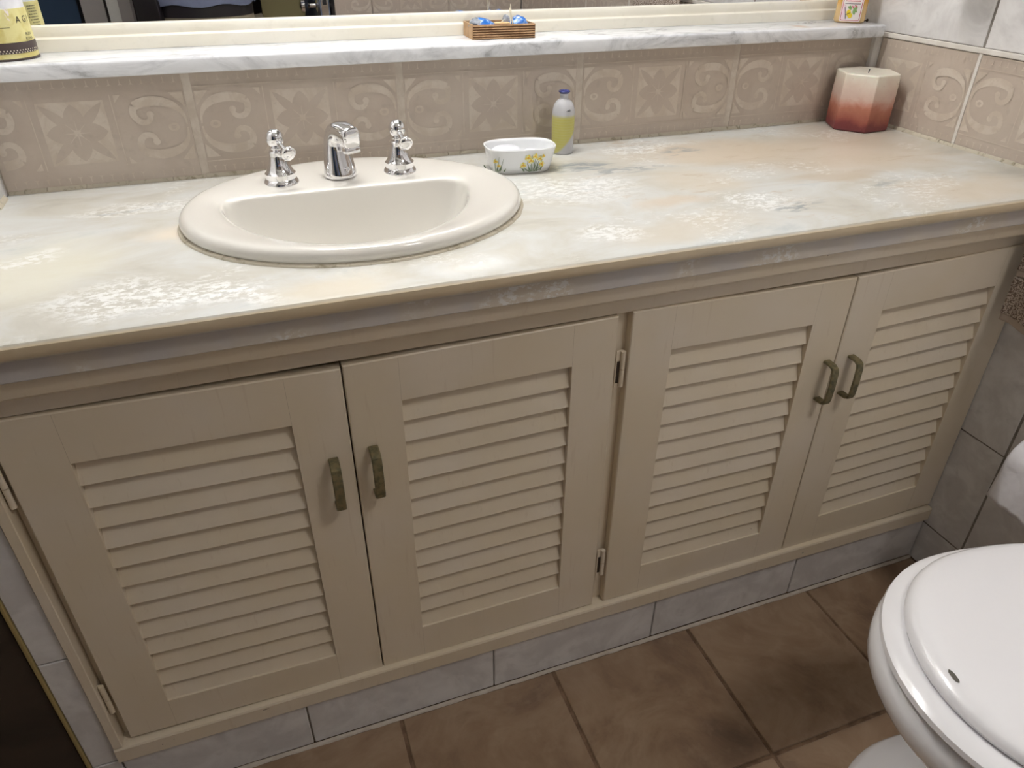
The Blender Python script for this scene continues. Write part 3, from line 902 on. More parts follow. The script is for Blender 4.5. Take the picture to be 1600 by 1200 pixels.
def slat_mesh(w, pitch):
    # leaning board: lower edge forward, upper edge back under the next one
    yb, yt = YF + 0.0024, YF + 0.0145
    z0, z1 = -pitch * 0.56, pitch * 0.66
    th = 0.006
    a = Vector((yb, z0)); b = Vector((yt, z1)); d = (b - a).normalized(); nrm = Vector((d.y, -d.x))    # points inward (+y)
    if nrm.x < 0: nrm = -nrm
    pts = [a + d * 0.0012, a + nrm * 0.0012, a + nrm * (th - 0.0015), a + nrm * th + d * 0.0015, b + nrm * th, b]
    V, F = loft([[(x, p.x - YF, p.y) for p in pts] for x in (-w / 2, w / 2)])
    return mesh_of('slat', V, F, M['paint'])
def make_door(x0, x1, zt, zb, ox0, ox1, oz1, oz0, rot, hx, hz, hinge_x, hlabel):
    xc, zc = (x0 + x1) / 2, (zt + zb) / 2
    th = 0.0145
    # outer edge chamfered, louvre opening square-cut, hairline joints between stiles and rails
    def rect(a0, a1, c0, c1, y): return [(a0 - xc, y, c0 - zc), (a1 - xc, y, c0 - zc), (a1 - xc, y, c1 - zc), (a0 - xc, y, c1 - zc)]
    ch = 0.0014
    V, F = loft([rect(ox0, ox1, oz0, oz1, 0.0003), rect(ox0 - .0003, ox1 + .0003, oz0 - .0003, oz1 + .0003, 0), rect(x0 + ch, x1 - ch, zb + ch, zt - ch, 0), rect(x0, x1, zb, zt, ch), rect(x0, x1, zb, zt, th), rect(ox0, ox1, oz0, oz1, th)], False, False)
    for j in range(4): F.append((20 + j, 20 + (j + 1) % 4, (j + 1) % 4, j))
    mi = [0] * len(F)
    for xx in (ox0 - 0.0002, ox1 + 0.0002):
        for (c0, c1) in ((oz1 + .0005, zt - ch), (zb + ch, oz0 - .0005)):
            b_ = len(V); V += rect(xx - .00013, xx + .00013, c0, c1, -0.00008); F.append((b_, b_ + 1, b_ + 2, b_ + 3)); mi.append(1)
    V = [(x, y, z + rot * x) for x, y, z in V]
    d = obj('door', mesh_of('door', V, F, [M['paint'], M['joint']], midx=mi), vc, Vector((xc, YF, H + zc)) - vc.location)
    n = 13; pitch = (oz1 - oz0) / n
    me = slat_mesh(ox1 - ox0 - 0.0004, pitch)
    oc = (ox0 + ox1) / 2
    for i in range(n):
        s = obj('slat', me, d, (oc - xc, 0, oz0 + (i + 0.5) * pitch - zc + random.uniform(-.0004, .0004) + rot * (oc - xc)), (random.uniform(-.006, .006), -math.atan(rot) + random.uniform(-.0012, .0012), 0))
    # closing board behind the slats
    o = box('backing_board', ox0 - 0.01, ox1 + 0.01, 0.0225, 0.0260, oz0 - 0.01, oz1 + 0.01, M['paint'], d)
    o.location = (oc - xc, 0.0242, (oz0 + oz1) / 2 - zc)
    # bow handle: flat bar bent at both ends
    hh = 0.0335; pr = 0.0225; wd = 0.0062; tk = 0.0042
    path = [(0, 0.0, hh), (0, -0.006, hh), (0, -pr + 0.008, hh - 0.0005), (0, -pr + 0.002, hh - 0.0035), (0, -pr, hh - 0.010), (0, -pr - 0.0008, 0), (0, -pr, -hh + 0.010), (0, -pr + 0.002, -hh + 0.0035), (0, -pr + 0.008, -hh + 0.0005), (0, -0.006, -hh), (0, 0.0, -hh)]
    rings = []
    P = [Vector(p) for p in path]
    for i, p in enumerate(P):
        t = (P[min(i + 1, len(P) - 1)] - P[max(i - 1, 0)]).normalized()
        nn = Vector((1, 0, 0)); bb = t.cross(nn)
        e = 0.0011
        rings.append([tuple(p + nn * a + bb * c) for a, c in ((wd - e, tk / 2), (wd, tk / 2 - e), (wd, -tk / 2 + e), (wd - e, -tk / 2), (-wd + e, -tk / 2), (-wd, -tk / 2 + e), (-wd, tk / 2 - e), (-wd + e, tk / 2))])
    V, F = loft(rings)
    h_ = obj('handle', mesh_of('handle', V, F, M['brass'], True, sharp=35), d, (hx - xc, 0, hz - zc))
    h_['label'] = hlabel
    if hinge_x is not None:
        for hz_ in (-0.183, -0.548):
            bm = bmesh.new()
            for k in range(2):
                zz = -0.0275 + k * 0.0278
                r = bmesh.ops.create_cone(bm, cap_ends=True, segments=14, radius1=0.0034, radius2=0.0034, depth=0.0265)
                for v in r['verts']: v.co.z += zz + 0.0135
            add_box(bm, -0.0095, 0.0, 0.0015, 0.0030, -0.0285, 0.0285, 0.0004)
            bm_obj('hinge', bm, M['paint'], d, (hinge_x - xc, 0.0015, hz_ - zc), smooth=True)
            bmx = bmesh.new(); add_box(bmx, -0.0075, -0.0036, -0.0005, 0.0008, -0.022, 0.012)
            bm_obj('hinge_gap', bmx, M['paint_dark_gap'], d, (hinge_x - xc, 0.0028, hz_ - zc))
    return d
make_door(0.2790, 0.6318, -0.1040, -0.6408, 0.3395, 0.5680, -0.1700, -0.5850, -0.022, 0.608, -0.2655, 0.2725, 'tarnished brass bow handle')
make_door(0.6338, 0.9855, -0.1032, -0.6422, 0.6985, 0.9230, -0.1650, -0.5785, 0.010, 0.6575, -0.2595, 0.9975, 'tarnished brass bow handle with a dark nick')
make_door(1.0055, 1.3665, -0.1015, -0.6440, 1.0700, 1.3050, -0.1680, -0.5820, -0.015, 1.350, -0.2735, None, 'tarnished brass bow handle')
make_door(1.3684, 1.7155, -0.1000, -0.6420, 1.4320, 1.6560, -0.1645, -0.5800, 0.025, 1.3960, -0.2730, None, 'tarnished brass bow handle')

# small dents and nail marks in the paint of the bottom rail
for (x_, z_, w_) in ((0.4570, -0.6510, 0.0048), (0.3150, -0.6600, 0.0010), (0.3310, -0.6560, 0.0008), (0.8760, -0.6560, 0.0009), (1.0180, -0.6620, 0.0010), (1.4120, -0.6600, 0.0022)):
    f = Flat(); f.poly([(-w_, -0.0006), (w_ * .8, -0.0004), (w_, 0.0007), (-w_ * .7, 0.0005)], 0.0)
    q = obj('paint_chip', f.mesh('paint_chip', [M['dark_hole']], lambda x, y, w: (x, 0, y)), None, (x_, -0.4416, H + z_))
    vpart(q)

# tiled plinth under the cabinet
pl = box('trim_8', X0 - 0.0, X1, -0.4290, -0.405, 0.0, 0.1052, M['grout'])
tag(pl, kind='structure')
XK, PK = 0.5107, 0.300
def _pl():
    xs = [X0 + 0.0005] + [XK + k * PK for k in range(0, 4)] + [X1]
    for a, b in zip(xs[:-1], xs[1:]):
        if b - a < 0.02: continue
        put_tile(pl, ((a + b) / 2, YK, 0.0555), ROT_BACK, b - a - 0.0024, 0.0990, M['wall_tile'])
tiles_of(pl, _pl)
# old pale bead of grout where plinth meets floor
def grout_bead():
    bm = bmesh.new(); n = 90; prev = None
    for i in range(n + 1):
        x = X0 + (X1 - X0) * i / n
        w_ = 0.0050 + 0.0016 * mnoise.noise(Vector((x * 40, 0, 0))); h_ = 0.0046 + 0.0014 * mnoise.noise(Vector((x * 30, 3, 0)))
        cur = [bm.verts.new((x, YK, 0.0)), bm.verts.new((x, YK - w_, 0.0001)), bm.verts.new((x, YK - w_ * .6, h_ * .6)), bm.verts.new((x, YK, h_))]
        if prev:
            for k in range(3): bm.faces.new((prev[k], prev[k + 1], cur[k + 1], cur[k]))
        prev = cur
    return bm_obj('grout_bead', bm, M['grout'])
gb = grout_bead(); gb.parent = pl; gb.location = -pl.location

# ------------------------------------------------------------------ candle
def wax():
    m = new_mat('layered_red_wax', srgb(200, 120, 90), 0.45)
    n = NT(m)
    v = n.coords()
    nz = n.noise(v, 26, 5, 0.6, 0.5)
    sep = n.n('ShaderNodeSeparateXYZ'); n.l(v, sep.inputs[0])
    m1 = n.n('ShaderNodeMath', operation='MULTIPLY_ADD'); n.l(nz, m1.inputs[0]); m1.inputs[1].default_value = 0.040; n.l(sep.outputs['Z'], m1.inputs[2])
    m2 = n.n('ShaderNodeMath', operation='DIVIDE'); n.l(m1.outputs[0], m2.inputs[0]); m2.inputs[1].default_value = 0.115
    col = n.ramp(m2.outputs[0], [(0.0, srgb(98, 40, 44)), (0.26, srgb(114, 50, 52)), (0.36, srgb(150, 86, 70)), (0.52, srgb(174, 112, 92)), (0.60, srgb(196, 150, 134)), (0.68, srgb(208, 182, 170)), (0.86, srgb(220, 202, 188)), (1.0, srgb(232, 226, 212))])
    g = n.noise(v, 120, 4, 0.7)
    col = n.mix(n.mul(n.mask(g, 0.62, 0.74), 0.5), col, srgb(150, 92, 74))
    n.color(col)
    n.b.inputs['Subsurface Weight'].default_value = 0.06
    n.b.inputs['Subsurface Radius'].default_value = (0.02, 0.01, 0.006)
    n.b.inputs['Subsurface Scale'].default_value = 0.4
    n.bump(g, 0.25, 0.001)
    return m
M['wax'] = wax()
cd = empty('pillar_candle', (1.6585, -0.0600, H))
tag(cd, 'six-sided pillar candle fading from dark red to white in the corner', 'candle')
def candle():
    rings = []
    for r, z in ((0.0525, 0.0004), (0.0550, 0.003), (0.0555, 0.05), (0.0550, 0.0955), (0.0535, 0.0975), (0.040, 0.0972), (0.022, 0.0955), (0.006, 0.0945)):
        rings.append([(r * cos(radians(-114.5 + 60 * j)), r * sin(radians(-114.5 + 60 * j)), z) for j in range(6)])
    V, F = loft(rings)
    me = mesh_of('wax_body', V, F, M['wax'])
    o = obj('wax_body', me, cd)
    b = o.modifiers.new('b', 'BEVEL'); b.width = 0.0012; b.segments = 2; b.limit_method = 'ANGLE'
    return o
candle()
tube_obj('wick', [(0, 0, 0.094), (0.0004, 0, 0.098), (0.002, 0.001, 0.1005)], 0.0009, M['dark_hole'], cd, 6)

# ------------------------------------------------------------------ frosted bottle with yellow glaze
def frosted():
    m = new_mat('frosted_glass_yellow', srgb(226, 228, 234), 0.35)
    n = NT(m)
    v = n.coords()
    sep = n.n('ShaderNodeSeparateXYZ'); n.l(v, sep.inputs[0])
    nz = n.noise(n.coords(scale=(30, 30, 8)), 1, 2)
    # the glaze runs from z .026 to .061, its lower edge cut obliquely on the right
    up = n.mask(sep.outputs['Z'], 0.0630, 0.0560)
    ob = n.n('ShaderNodeMath', operation='MULTIPLY_ADD'); n.l(sep.outputs['X'], ob.inputs[0]); ob.inputs[1].default_value = -1.1; n.l(sep.outputs['Z'], ob.inputs[2])
    lo = n.mask(ob.outputs[0], 0.0150, 0.0215)
    wv = n.n('ShaderNodeTexWave', wave_type='BANDS', bands_direction='Z'); wv.inputs['Scale'].default_value = 75; wv.inputs['Distortion'].default_value = 0.4
    n.l(v, wv.inputs['Vector'])
    yel = n.mix(n.mul(wv.outputs['Fac'], 0.35), srgb(226, 220, 122), srgb(234, 230, 164))
    col = n.mix(n.mul(n.mul(up, lo), 0.95), srgb(230, 230, 234), yel)
    n.color(col)
    n.b.inputs['Transmission Weight'].default_value = 0.35
    n.b.inputs['IOR'].default_value = 1.3
    n.b.inputs['Subsurface Weight'].default_value = 0.0
    return m
M['frosted'] = frosted()
M['cobalt'] = new_mat('cobalt_glass_rim', srgb(50, 56, 120), 0.12, coat=0.5)
bt = empty('glass_bottle', (1.0680, -0.0450, H))
tag(bt, 'small frosted glass bottle with yellow glaze and dark blue rim', 'bottle')
prof = [(0.0150, 0.0), (0.0172, 0.0008), (0.0176, 0.003), (0.0179, 0.020), (0.0182, 0.045), (0.0182, 0.0600), (0.0176, 0.0680), (0.0158, 0.0750), (0.0128, 0.0800), (0.0094, 0.0828), (0.0070, 0.0845), (0.0064, 0.0870), (0.0066, 0.0905), (0.0072, 0.0925)]
inner = [(r - 0.0020, z + 0.0015) for r, z in prof[::-1] if z > 0.001] + [(0.0003, 0.0035)]
lathe_obj('bottle_body', [(0.0003, 0.0002)] + prof + [(0.0060, 0.0930)] + inner[1:], M['frosted'], bt, n=40, sharp=60)
lathe_obj('bottle_rim', [(0.0068, 0.0918), (0.0080, 0.0938), (0.0094, 0.0948), (0.0096, 0.0958), (0.0088, 0.0964), (0.0062, 0.0950), (0.0052, 0.0930)], M['cobalt'], bt, n=32)
M['ink'] = new_mat('dark_print', srgb(52, 56, 74), 0.6)
f = Flat()
for i, (a, hgt) in enumerate(((0, .003), (.0017, .0042), (.0030, .0048), (.0046, .0048), (.0062, .0048))):
    f.strip([(a, 0), (a, hgt)], 0.0008)
f.strip([(.0030, .0024), (.0046, .0024)], 0.0007); f.strip([(.0046, .0048), (.0062, .0048)], 0.0006); f.strip([(.0030, 0), (.0046, 0)], 0.0006); f.strip([(0, 0), (.0012, 0)], .0006)
def on_cyl(r, a0):
    return lambda x, y, w: ((r + w) * cos(a0 + x / r), (r + w) * sin(a0 + x / r), y)
obj('printed_mark', f.mesh('printed_mark', [M['ink']], on_cyl(0.0176, radians(-98))), bt, (0, 0, 0.0655))

# ------------------------------------------------------------------ soap dish with painted daffodils, soap inside
sd = empty('soap_dish', (0.9690, -0.1090, H), radians(-7))
tag(sd, 'white oval china dish painted with yellow daffodils beside the basin', 'soap dish')
def sup(hx, hy, z, ex=3.0, n=56):
    return [(math.copysign(abs(cos(2 * pi * j / n)) ** (2 / ex), cos(2 * pi * j / n)) * hx, math.copysign(abs(sin(2 * pi * j / n)) ** (2 / ex), sin(2 * pi * j / n)) * hy, z) for j in range(n)]
def dish_prof():
    R = [(0.044, 0.0275, 0.0002), (0.0455, 0.029, 0.0012), (0.0480, 0.0315, 0.010), (0.0510, 0.0345, 0.022), (0.0535, 0.0368, 0.0325), (0.0545, 0.0378, 0.0355), (0.0543, 0.0376, 0.0368),
         (0.0530, 0.0363, 0.0372), (0.0512, 0.0346, 0.0362), (0.0500, 0.0334, 0.0330), (0.0490, 0.0325, 0.024), (0.0465, 0.030, 0.0175), (0.030, 0.018, 0.0155)]
    V, F = loft([sup(*r) for r in R])
    return mesh_of('dish_body', V, F, M['white_ceramic'], True, sharp=60)
obj('dish_body', dish_prof(), sd)
M['yellow_paint'] = new_mat('yellow_petal_paint', srgb(232, 208, 84), 0.3)
M['orange_paint'] = new_mat('orange_trumpet_paint', srgb(222, 168, 40), 0.3)
M['leaf_paint'] = new_mat('green_leaf_paint', srgb(112, 132, 104), 0.3)
M['pale_paint'] = new_mat('pale_yellow_paint', srgb(232, 230, 170), 0.3)
def daffodils(name, x0, k=1.0, few=False):
    f = Flat()
    st = [(-0.016, .0, -.018, .014), (-0.010, 0, -.010, .022), (-.004, 0, -.003, .024), (0.001, 0, .002, .027), (.005, 0, .009, .024), (.009, 0, .013, .018), (-.008, 0, -.001, .018), (.003, 0, -.004, .026), (.012, 0, .017, .012), (-.012, 0, -.022, .008), (0.0, 0, .006, .020)]
    if few: st = st[2:5]
    for a, b, c, d in st:
        f.strip([(a * 0.4, b), ((a + c) / 2, d * .55), (c, d)], [0.0013, 0.0010, 0.0004], 0.00004, 2)
    fl_ = [(-.0165, .0105, .0052), (-.0095, .0215, .0058), (-.0050, .0170, .0050), (.0015, .0235, .0050), (.0090, .0195, .0045), (.0125, .0105, .0050), (.0145, .0230, .0032)]
    if few: fl_ = [(-.003, .018, .004), (.002, .011, .0035)]
    for x, y, r in fl_:
        a0 = random.random()
        for i in range(6): f.petal(x, y, a0 + i * pi / 3, 0.0004, r, r * 0.36, 0.00008, 0 if i % 2 else 3, 4)
        f.disc(x, y, r * 0.32, None, 0.00012, 1, 8)
    for a, c, d in ((-.006, -.009, .011), (.004, .007, .012), (0.0, .001, .010), (-.014, -.019, .007), (.010, .014, .008)):
        f.petal(a, 0.0, math.atan2(d, c - a), 0.0, d, .0011, 0.00006, 2, 4)
    def fn(x, y, w):
        x = x * k + x0; y = y * k + 0.0035
        t = y / 0.0325
        hy = 0.0290 + (0.0368 - 0.0290) * t + 0.0004; hx = 0.0455 + (0.0535 - 0.0455) * t
        yy = -hy * (max(0.0, 1 - abs(x / hx) ** 3.0)) ** (1 / 3.0)
        return (x, yy - w, y)
    return f.mesh(name, [M['yellow_paint'], M['orange_paint'], M['leaf_paint'], M['pale_paint']], fn)
obj('painted_daffodils', daffodils('painted_daffodils', 0.0145, 1.0), sd)
obj('painted_sprig', daffodils('painted_sprig', -0.0400, 0.9, True), sd)
M['soap'] = new_mat('white_soap', srgb(236, 238, 246), 0.35, coat=0.2)
sp = obj('soap_bar', None) if False else None
def pebble(name, hx, hy, hz, mat, loc, rz, label, cat, group=None):
    rings = []
    for i in range(1, 12):
        a = -pi / 2 + pi * i / 12
        k = cos(a) ** 0.7
        rings.append([(p[0], p[1], hz + hz * sin(a)) for p in sup(hx * k, hy * k, 0, 2.5, 32)])
    V, F = loft(rings)
    o = obj(name, mesh_of(name, V, F, mat, True, sharp=80), None, loc, (0, 0, rz))
    return tag(o, label, cat, group)
pebble('soap_bar', 0.0235, 0.0165, 0.0095, M['soap'], (0.9480, -0.1060, H + 0.0172), radians(10), 'white oval soap bar lying in the left end of the dish', 'soap')
pebble('soap_bar', 0.0115, 0.0090, 0.0060, M['soap'], (0.9860, -0.1130, H + 0.0172), radians(-20), 'small clear remnant of soap in the right end of the dish', 'soap')

# ------------------------------------------------------------------ yellow-labelled jar at the left end of the ledge
jr = empty('label_jar', (0.3035, 0.0330, H + 0.168))
tag(jr, 'round frosted jar with a worn yellow paper label, left end of the ledge', 'jar')
M['jar_glass'] = mottled('white_frosted_jar', srgb(226, 226, 230), srgb(206, 206, 214), 30, 0.35, 0.1, rnd=False)
def old_paper():
    m = new_mat('worn_yellow_label', srgb(214, 204, 136), 0.6)
    n = NT(m)
    v = n.coords()
    a = n.noise(v, 48, 4, 0.6, 0.5)
    col = n.mix(n.mask(a, 0.4, 0.7), srgb(220, 212, 150), srgb(204, 190, 118))
    p = n.noise(n.coords(scale=(1, 1, 0.6), loc=(0.4, 0.1, 0.2)), 38, 5, 0.7, 1.0)
    col = n.mix(n.mask(p, 0.635, 0.66), col, srgb(232, 220, 218))
    n.color(col)
    return m
M['old_paper'] = old_paper()
M['band_dark'] = new_mat('dark_brown_band', srgb(70, 58, 56), 0.5)
M['dot'] = new_mat('cream_dot', srgb(226, 218, 196), 0.6)
JR = 0.0375
lathe_obj('jar_body', [(JR - 0.002, 0.0), (JR - 0.0003, 0.0015), (JR - 0.0002, 0.09), (JR - 0.003, 0.096), (JR - 0.006, 0.100), (JR - 0.008, 0.100), (JR - 0.010, 0.094), (0.001, 0.090)], M['jar_glass'], jr, n=56)
lathe_obj('foot_ring', [(JR - 0.002, 0.0001), (JR + 0.0010, 0.0005), (JR + 0.0012, 0.0022), (JR - 0.001, 0.0030)], M['band_dark'], jr, n=56)
lathe_obj('paper_label', [(JR - 0.001, 0.0028), (JR + 0.0004, 0.0029), (JR + 0.0004, 0.0590), (JR - 0.001, 0.0592)], M['old_paper'], jr, n=56)
lathe_obj('dark_band', [(JR, 0.0085), (JR + 0.0008, 0.0086), (JR + 0.0008, 0.0212), (JR, 0.0214)], M['band_dark'], jr, n=56)
f = Flat()
for i in range(66):
    for r_, z in ((0, 0.0100), (1, 0.0124)):
        x = (i + 0.5 * r_) * (2 * pi * JR / 66)
        f.disc(x, z, 0.00078, None, 0.0011, 0, 6)
obj('band_dots', f.mesh('band_dots', [M['dot']], on_cyl(JR, 0)), jr)['kind'] = 'stuff'
M['print'] = new_mat('black_lettering', srgb(44, 40, 36), 0.7)
f = Flat()
f.text('A G I', 0.0, 0.0430, 0.0105, 0.0008)
f.text('BUIN', 0.0085, 0.0280, 0.0048, 0.0008)
f.text('ROMA', 0.0070, 0.0225, 0.0048, 0.0008)
f.strip([(-0.030, 0.0385), (-0.010, 0.0385)], 0.0005, 0.0008)
obj('label_lettering', f.mesh('label_lettering', [M['print']], on_cyl(JR, radians(-42))), jr)
# block of small print on the back of the label (seen in the mirror), mirrored reading handled by facing +y
f = Flat()
for r_ in range(10):
    x = 0.0
    L = random.uniform(0.011, 0.0145)
    while x < L:
        w_ = random.uniform(0.0008, 0.0022)
        f.strip([(x, 0.054 - r_ * 0.0034), (x + w_, 0.054 - r_ * 0.0034)], 0.0011, 0.0008)
        x += w_ + 0.0007
obj('small_print', f.mesh('small_print', [M['print']], on_cyl(JR, radians(22))), jr)

# ------------------------------------------------------------------ corrugated box with odds and ends
def kraft():
    m = new_mat('corrugated_cardboard', srgb(176, 140, 102), 0.8)
    n = NT(m)
    a = n.noise(n.coords(scale=(20, 20, 4)), 6, 3)
    n.color(n.mix(n.mask(a, .4, .65), srgb(180, 146, 108), srgb(160, 126, 90)))
    return m
M['kraft'] = kraft()
M['kraft_shade'] = new_mat('cardboard_groove_shade', srgb(120, 88, 60), 0.9)  # darker copy of the cardboard, paints shade into the grooves
bx = empty('cardboard_tray', (0.9860, 0.0350, H + 0.168), radians(-3))
tag(bx, 'small open corrugated cardboard tray on the marble ledge', 'tray')
def wavy(name, L, hgt, n=5, amp=0.0015, wdth=0.0022):
    # outer ribbed wall: ribs run lengthwise
    pts = []
    N = n * 8
    for i in range(N + 1):
        z = hgt * i / N
        pts.append((-amp * (0.5 - 0.5 * cos(2 * pi * n * i / N)) - 0.0004, z))
    ring = pts + [(wdth, hgt), (wdth, 0)]
    V, F = loft([[(x, y, z) for y, z in ring] for x in (-L / 2, L / 2)])
    mi = [1 if (k < N and 0.5 - 0.5 * cos(2 * pi * n * (k + 0.5) / N) < 0.32) else 0 for k in range(len(F))]
    return mesh_of(name, V, F, [M['kraft'], M['kraft_shade']], True, mi, sharp=40)
BH = 0.0205
obj('tray_wall', wavy('tray_wall', 0.1000, BH, 6), bx, (0, -0.0300, 0.0001), (radians(2), 0, 0))
obj('tray_wall', wavy('tray_wall', 0.1000, BH, 6), bx, (0, 0.0290, 0.0001), (0, 0, pi))
for s in (-1, 1):
    o = box('tray_end', -0.0012, 0.0012, -0.0285, 0.0285, 0.0, BH, M['kraft'], bx, bevel=0.0004)
    o.location = (s * 0.0492, -0.0005, BH / 2 + 0.0001); o.rotation_euler = (0, radians(-2 * s), 0)
o = box('tray_floor', -0.048, 0.048, -0.0275, 0.0275, 0, 0.0015, M['kraft'], bx); o.location = (0, -0.0005, 0.0009)
def crinkle():
    m = new_mat('blue_crinkled_foil', srgb(60, 128, 214), 0.22, coat=0.4)
    n = NT(m)
    a = n.noise(n.coords(), 130, 4, 0.6)
    n.color(n.mix(n.mask(a, 0.50, 0.66), srgb(46, 116, 208), srgb(176, 208, 236)))
    return m
M['blue_foil'] = crinkle()
M['clear_film'] = new_mat('clear_film', srgb(214, 224, 236), 0.2, coat=0.4)
M['clear_film'].node_tree.nodes['Principled BSDF'].inputs['Transmission Weight'].default_value = 0.6
def crumple(name, loc, sx, sy, sz, mats, label, cat, rot=(0, 0, 0), seed=1, group=None):
    bm = bmesh.new()
    bmesh.ops.create_icosphere(bm, subdivisions=4, radius=1)
    for v in bm.verts:
        p = v.co.copy()
        d = 0.14 * mnoise.noise(p * 2.6 + Vector((seed, 0, 0))) + 0.09 * abs(mnoise.noise(p * 6 + Vector((0, seed, 0))))
        q = p * (1 + d)
        q = Vector((math.copysign(abs(q.x) ** .8, q.x), math.copysign(abs(q.y) ** .8, q.y), q.z))
        v.co = Vector((q.x * sx, q.y * sy, max(q.z, -0.9) * sz))
    for f_ in bm.faces:
        f_.material_index = 1 if (len(mats) > 1 and f_.calc_center_median().x / sx * (1 if seed != 2 else -0.2) + 0.15 * mnoise.noise(f_.calc_center_median() * 200) < (-0.55 if seed != 2 else -9)) else 0
    o = bm_obj(name, bm, mats, None, loc, rot, smooth=True, sharp=28)
    return tag(o, label, cat, group)
crumple('wrapped_soap', (0.9570, 0.0300, H + 0.1835), 0.0205, 0.0160, 0.0120, [M['blue_foil'], M['clear_film']], 'blue crinkled packet in the left end of the cardboard tray', 'packet', (0, radians(14), radians(8)), 1)
crumple('wrapped_soap', (1.0165, 0.0300, H + 0.1835), 0.0150, 0.0160, 0.0125, [M['blue_foil'], M['clear_film']], 'blue crinkled packet in the right end of the cardboard tray', 'packet', (0, radians(4), radians(-8)), 2)
crumple('clear_wrapper', (1.0005, 0.0400, H + 0.1860), 0.0060, 0.0090, 0.0115, [M['clear_film']], 'clump of clear film between the tray\'s blue packets', 'wrapper', (0, 0, 0), 3)
M['pale_wood'] = mottled('pale_wood', srgb(226, 190, 140), srgb(206, 164, 112), 60, 0.6, 0.1)
wb_ = box('wooden_block', 0.9755, 0.9985, 0.0160, 0.0290, H + 0.1702, H + 0.1895, M['pale_wood'], bevel=0.0008)
tag(wb_, 'pale wooden block lying behind the tray\'s front wall', 'block')
for k, (a, b, lb) in enumerate((((1.0040, 0.0150, H + .1705), (1.0015, 0.0245, H + .2145), 'tall cream toothpick standing upright in the cardboard tray'),
                               ((0.9990, 0.0150, H + .1710), (1.0030, 0.0310, H + .2090), 'thinner toothpick leaning behind the tallest one in the tray'),
                               ((0.9830, 0.0150, H + .1905), (0.9935, 0.0300, H + .1925), 'toothpick lying flat across the pale wooden block'))):
    c = (Vector(a) + Vector(b)) / 2
    V, F = tube([Vector(a) - c, (Vector(a) - c) * 0.8, (Vector(b) - c) * 0.85, Vector(b) - c], [0.0003, 0.0008, 0.0008, 0.0002], 8)
    o = obj('toothpick', mesh_of('toothpick', V, F, M['dot'], True), None, tuple(c))
    tag(o, lb, 'toothpick', 'toothpicks in the tray')

# ------------------------------------------------------------------ amber bottle with a fruit label, right end of the ledge
am = empty('amber_bottle', (1.6620, 0.0220, H + 0.168), radians(-40))
tag(am, 'amber soap bottle with a lemon label, right end of the marble ledge', 'bottle')
def amber():
    m = new_mat('amber_plastic', srgb(236, 180, 96), 0.2)
    n = NT(m)
    sep = n.n('ShaderNodeSeparateXYZ'); n.l(n.coords(), sep.inputs[0])
    n.color(n.mix(n.mask(sep.outputs['Z'], 0.022, 0.040), srgb(240, 206, 150), srgb(236, 178, 70)))
    n.b.inputs['Transmission Weight'].default_value = 0.25
    return m
M['amber'] = amber()
R = [(0.0215, 0.0125, 0.0003), (0.0255, 0.0150, 0.0020), (0.0268, 0.0160, 0.0060), (0.0262, 0.0156, 0.020), (0.0255, 0.0150, 0.060), (0.0235, 0.0140, 0.080), (0.012, 0.011, 0.092), (0.010, 0.010, 0.096)]
V, F = loft([sup(a, b, z, 4.0, 48) for a, b, z in R])
obj('bottle_body', mesh_of('bottle_body', V, F, M['amber'], True, sharp=60), am)
lathe_obj('bottle_cap', [(0.0115, 0.096), (0.0120, 0.097), (0.0118, 0.113), (0.0105, 0.115)], M['plaster'], am, n=28)
M['lab_white'] = new_mat('label_white', srgb(244, 236, 232), 0.4)
M['lab_red'] = new_mat('label_red', srgb(190, 56, 76), 0.4)
M['lab_pink'] = new_mat('label_pink', srgb(240, 214, 222), 0.4)
M['lab_green'] = new_mat('label_green', srgb(140, 176, 112), 0.4)
M['lab_yellow'] = new_mat('label_yellow', srgb(232, 206, 52), 0.4)
M['lab_dark'] = new_mat('label_dark', srgb(60, 40, 60), 0.4)
f = Flat()
def rrect(hw, hh, r, w, m, cy=0.0):
    pts = []
    for sx_, sy_, a0 in ((1, 1, 0), (-1, 1, 90), (-1, -1, 180), (1, -1, 270)):
        for i in range(5):
            a = radians(a0 + i * 22.5)
            pts.append((sx_ * (hw - r) + r * cos(a), cy + sy_ * (hh - r) + r * sin(a)))
    f.poly(pts, w, m)
rrect(0.0178, 0.0190, 0.003, 0.0002, 0); rrect(0.0164, 0.0176, 0.0026, 0.0004, 1); rrect(0.0154, 0.0166, 0.002, 0.0006, 0)
f.poly([(-0.0150, -0.016), (-0.0100, -0.016), (-0.0100, 0.006), (-0.0150, 0.010)], 0.0007, 2)
for row, (yy, hh, mm) in enumerate(((0.0140, 0.0016, 1), (0.0098, 0.0013, 5))):
    x = -0.0125
    while x < 0.0125:
        w_ = random.uniform(0.0006, 0.0012)
        f.strip([(x, yy), (x + w_, yy)], hh, 0.0008, mm); x += w_ + 0.0005
for a, r, cx_, cy_ in ((2.6, .0085, 0, .001), (2.0, .008, -.001, .0), (.3, .0085, .002, .001), (-.6, .0085, .003, .001), (-1.2, .009, .003, 0), (1.2, .006, .006, 0)):
    f.petal(cx_, cy_, a, 0.0, r, 0.0022, 0.0009, 3, 5)
for (cx_, cy_) in ((-.004, -.004), (-.0005, -.0095), (-.0030, -.0070)):
    f.disc(cx_, cy_, .0036, .0042, 0.0011, 4)
for (cx_, cy_) in ((.0015, .0050), (.0062, .0062)):
    for i in range(5): f.petal(cx_, cy_, i * 1.257, 0, .0026, .0009, .0012, 1 if i % 2 == 0 else 2, 4)
f.strip([(-.0120, .004), (-.0090, -.006), (-.0072, -.0150)], [.0009, .0009, .0012], 0.0013, 5)
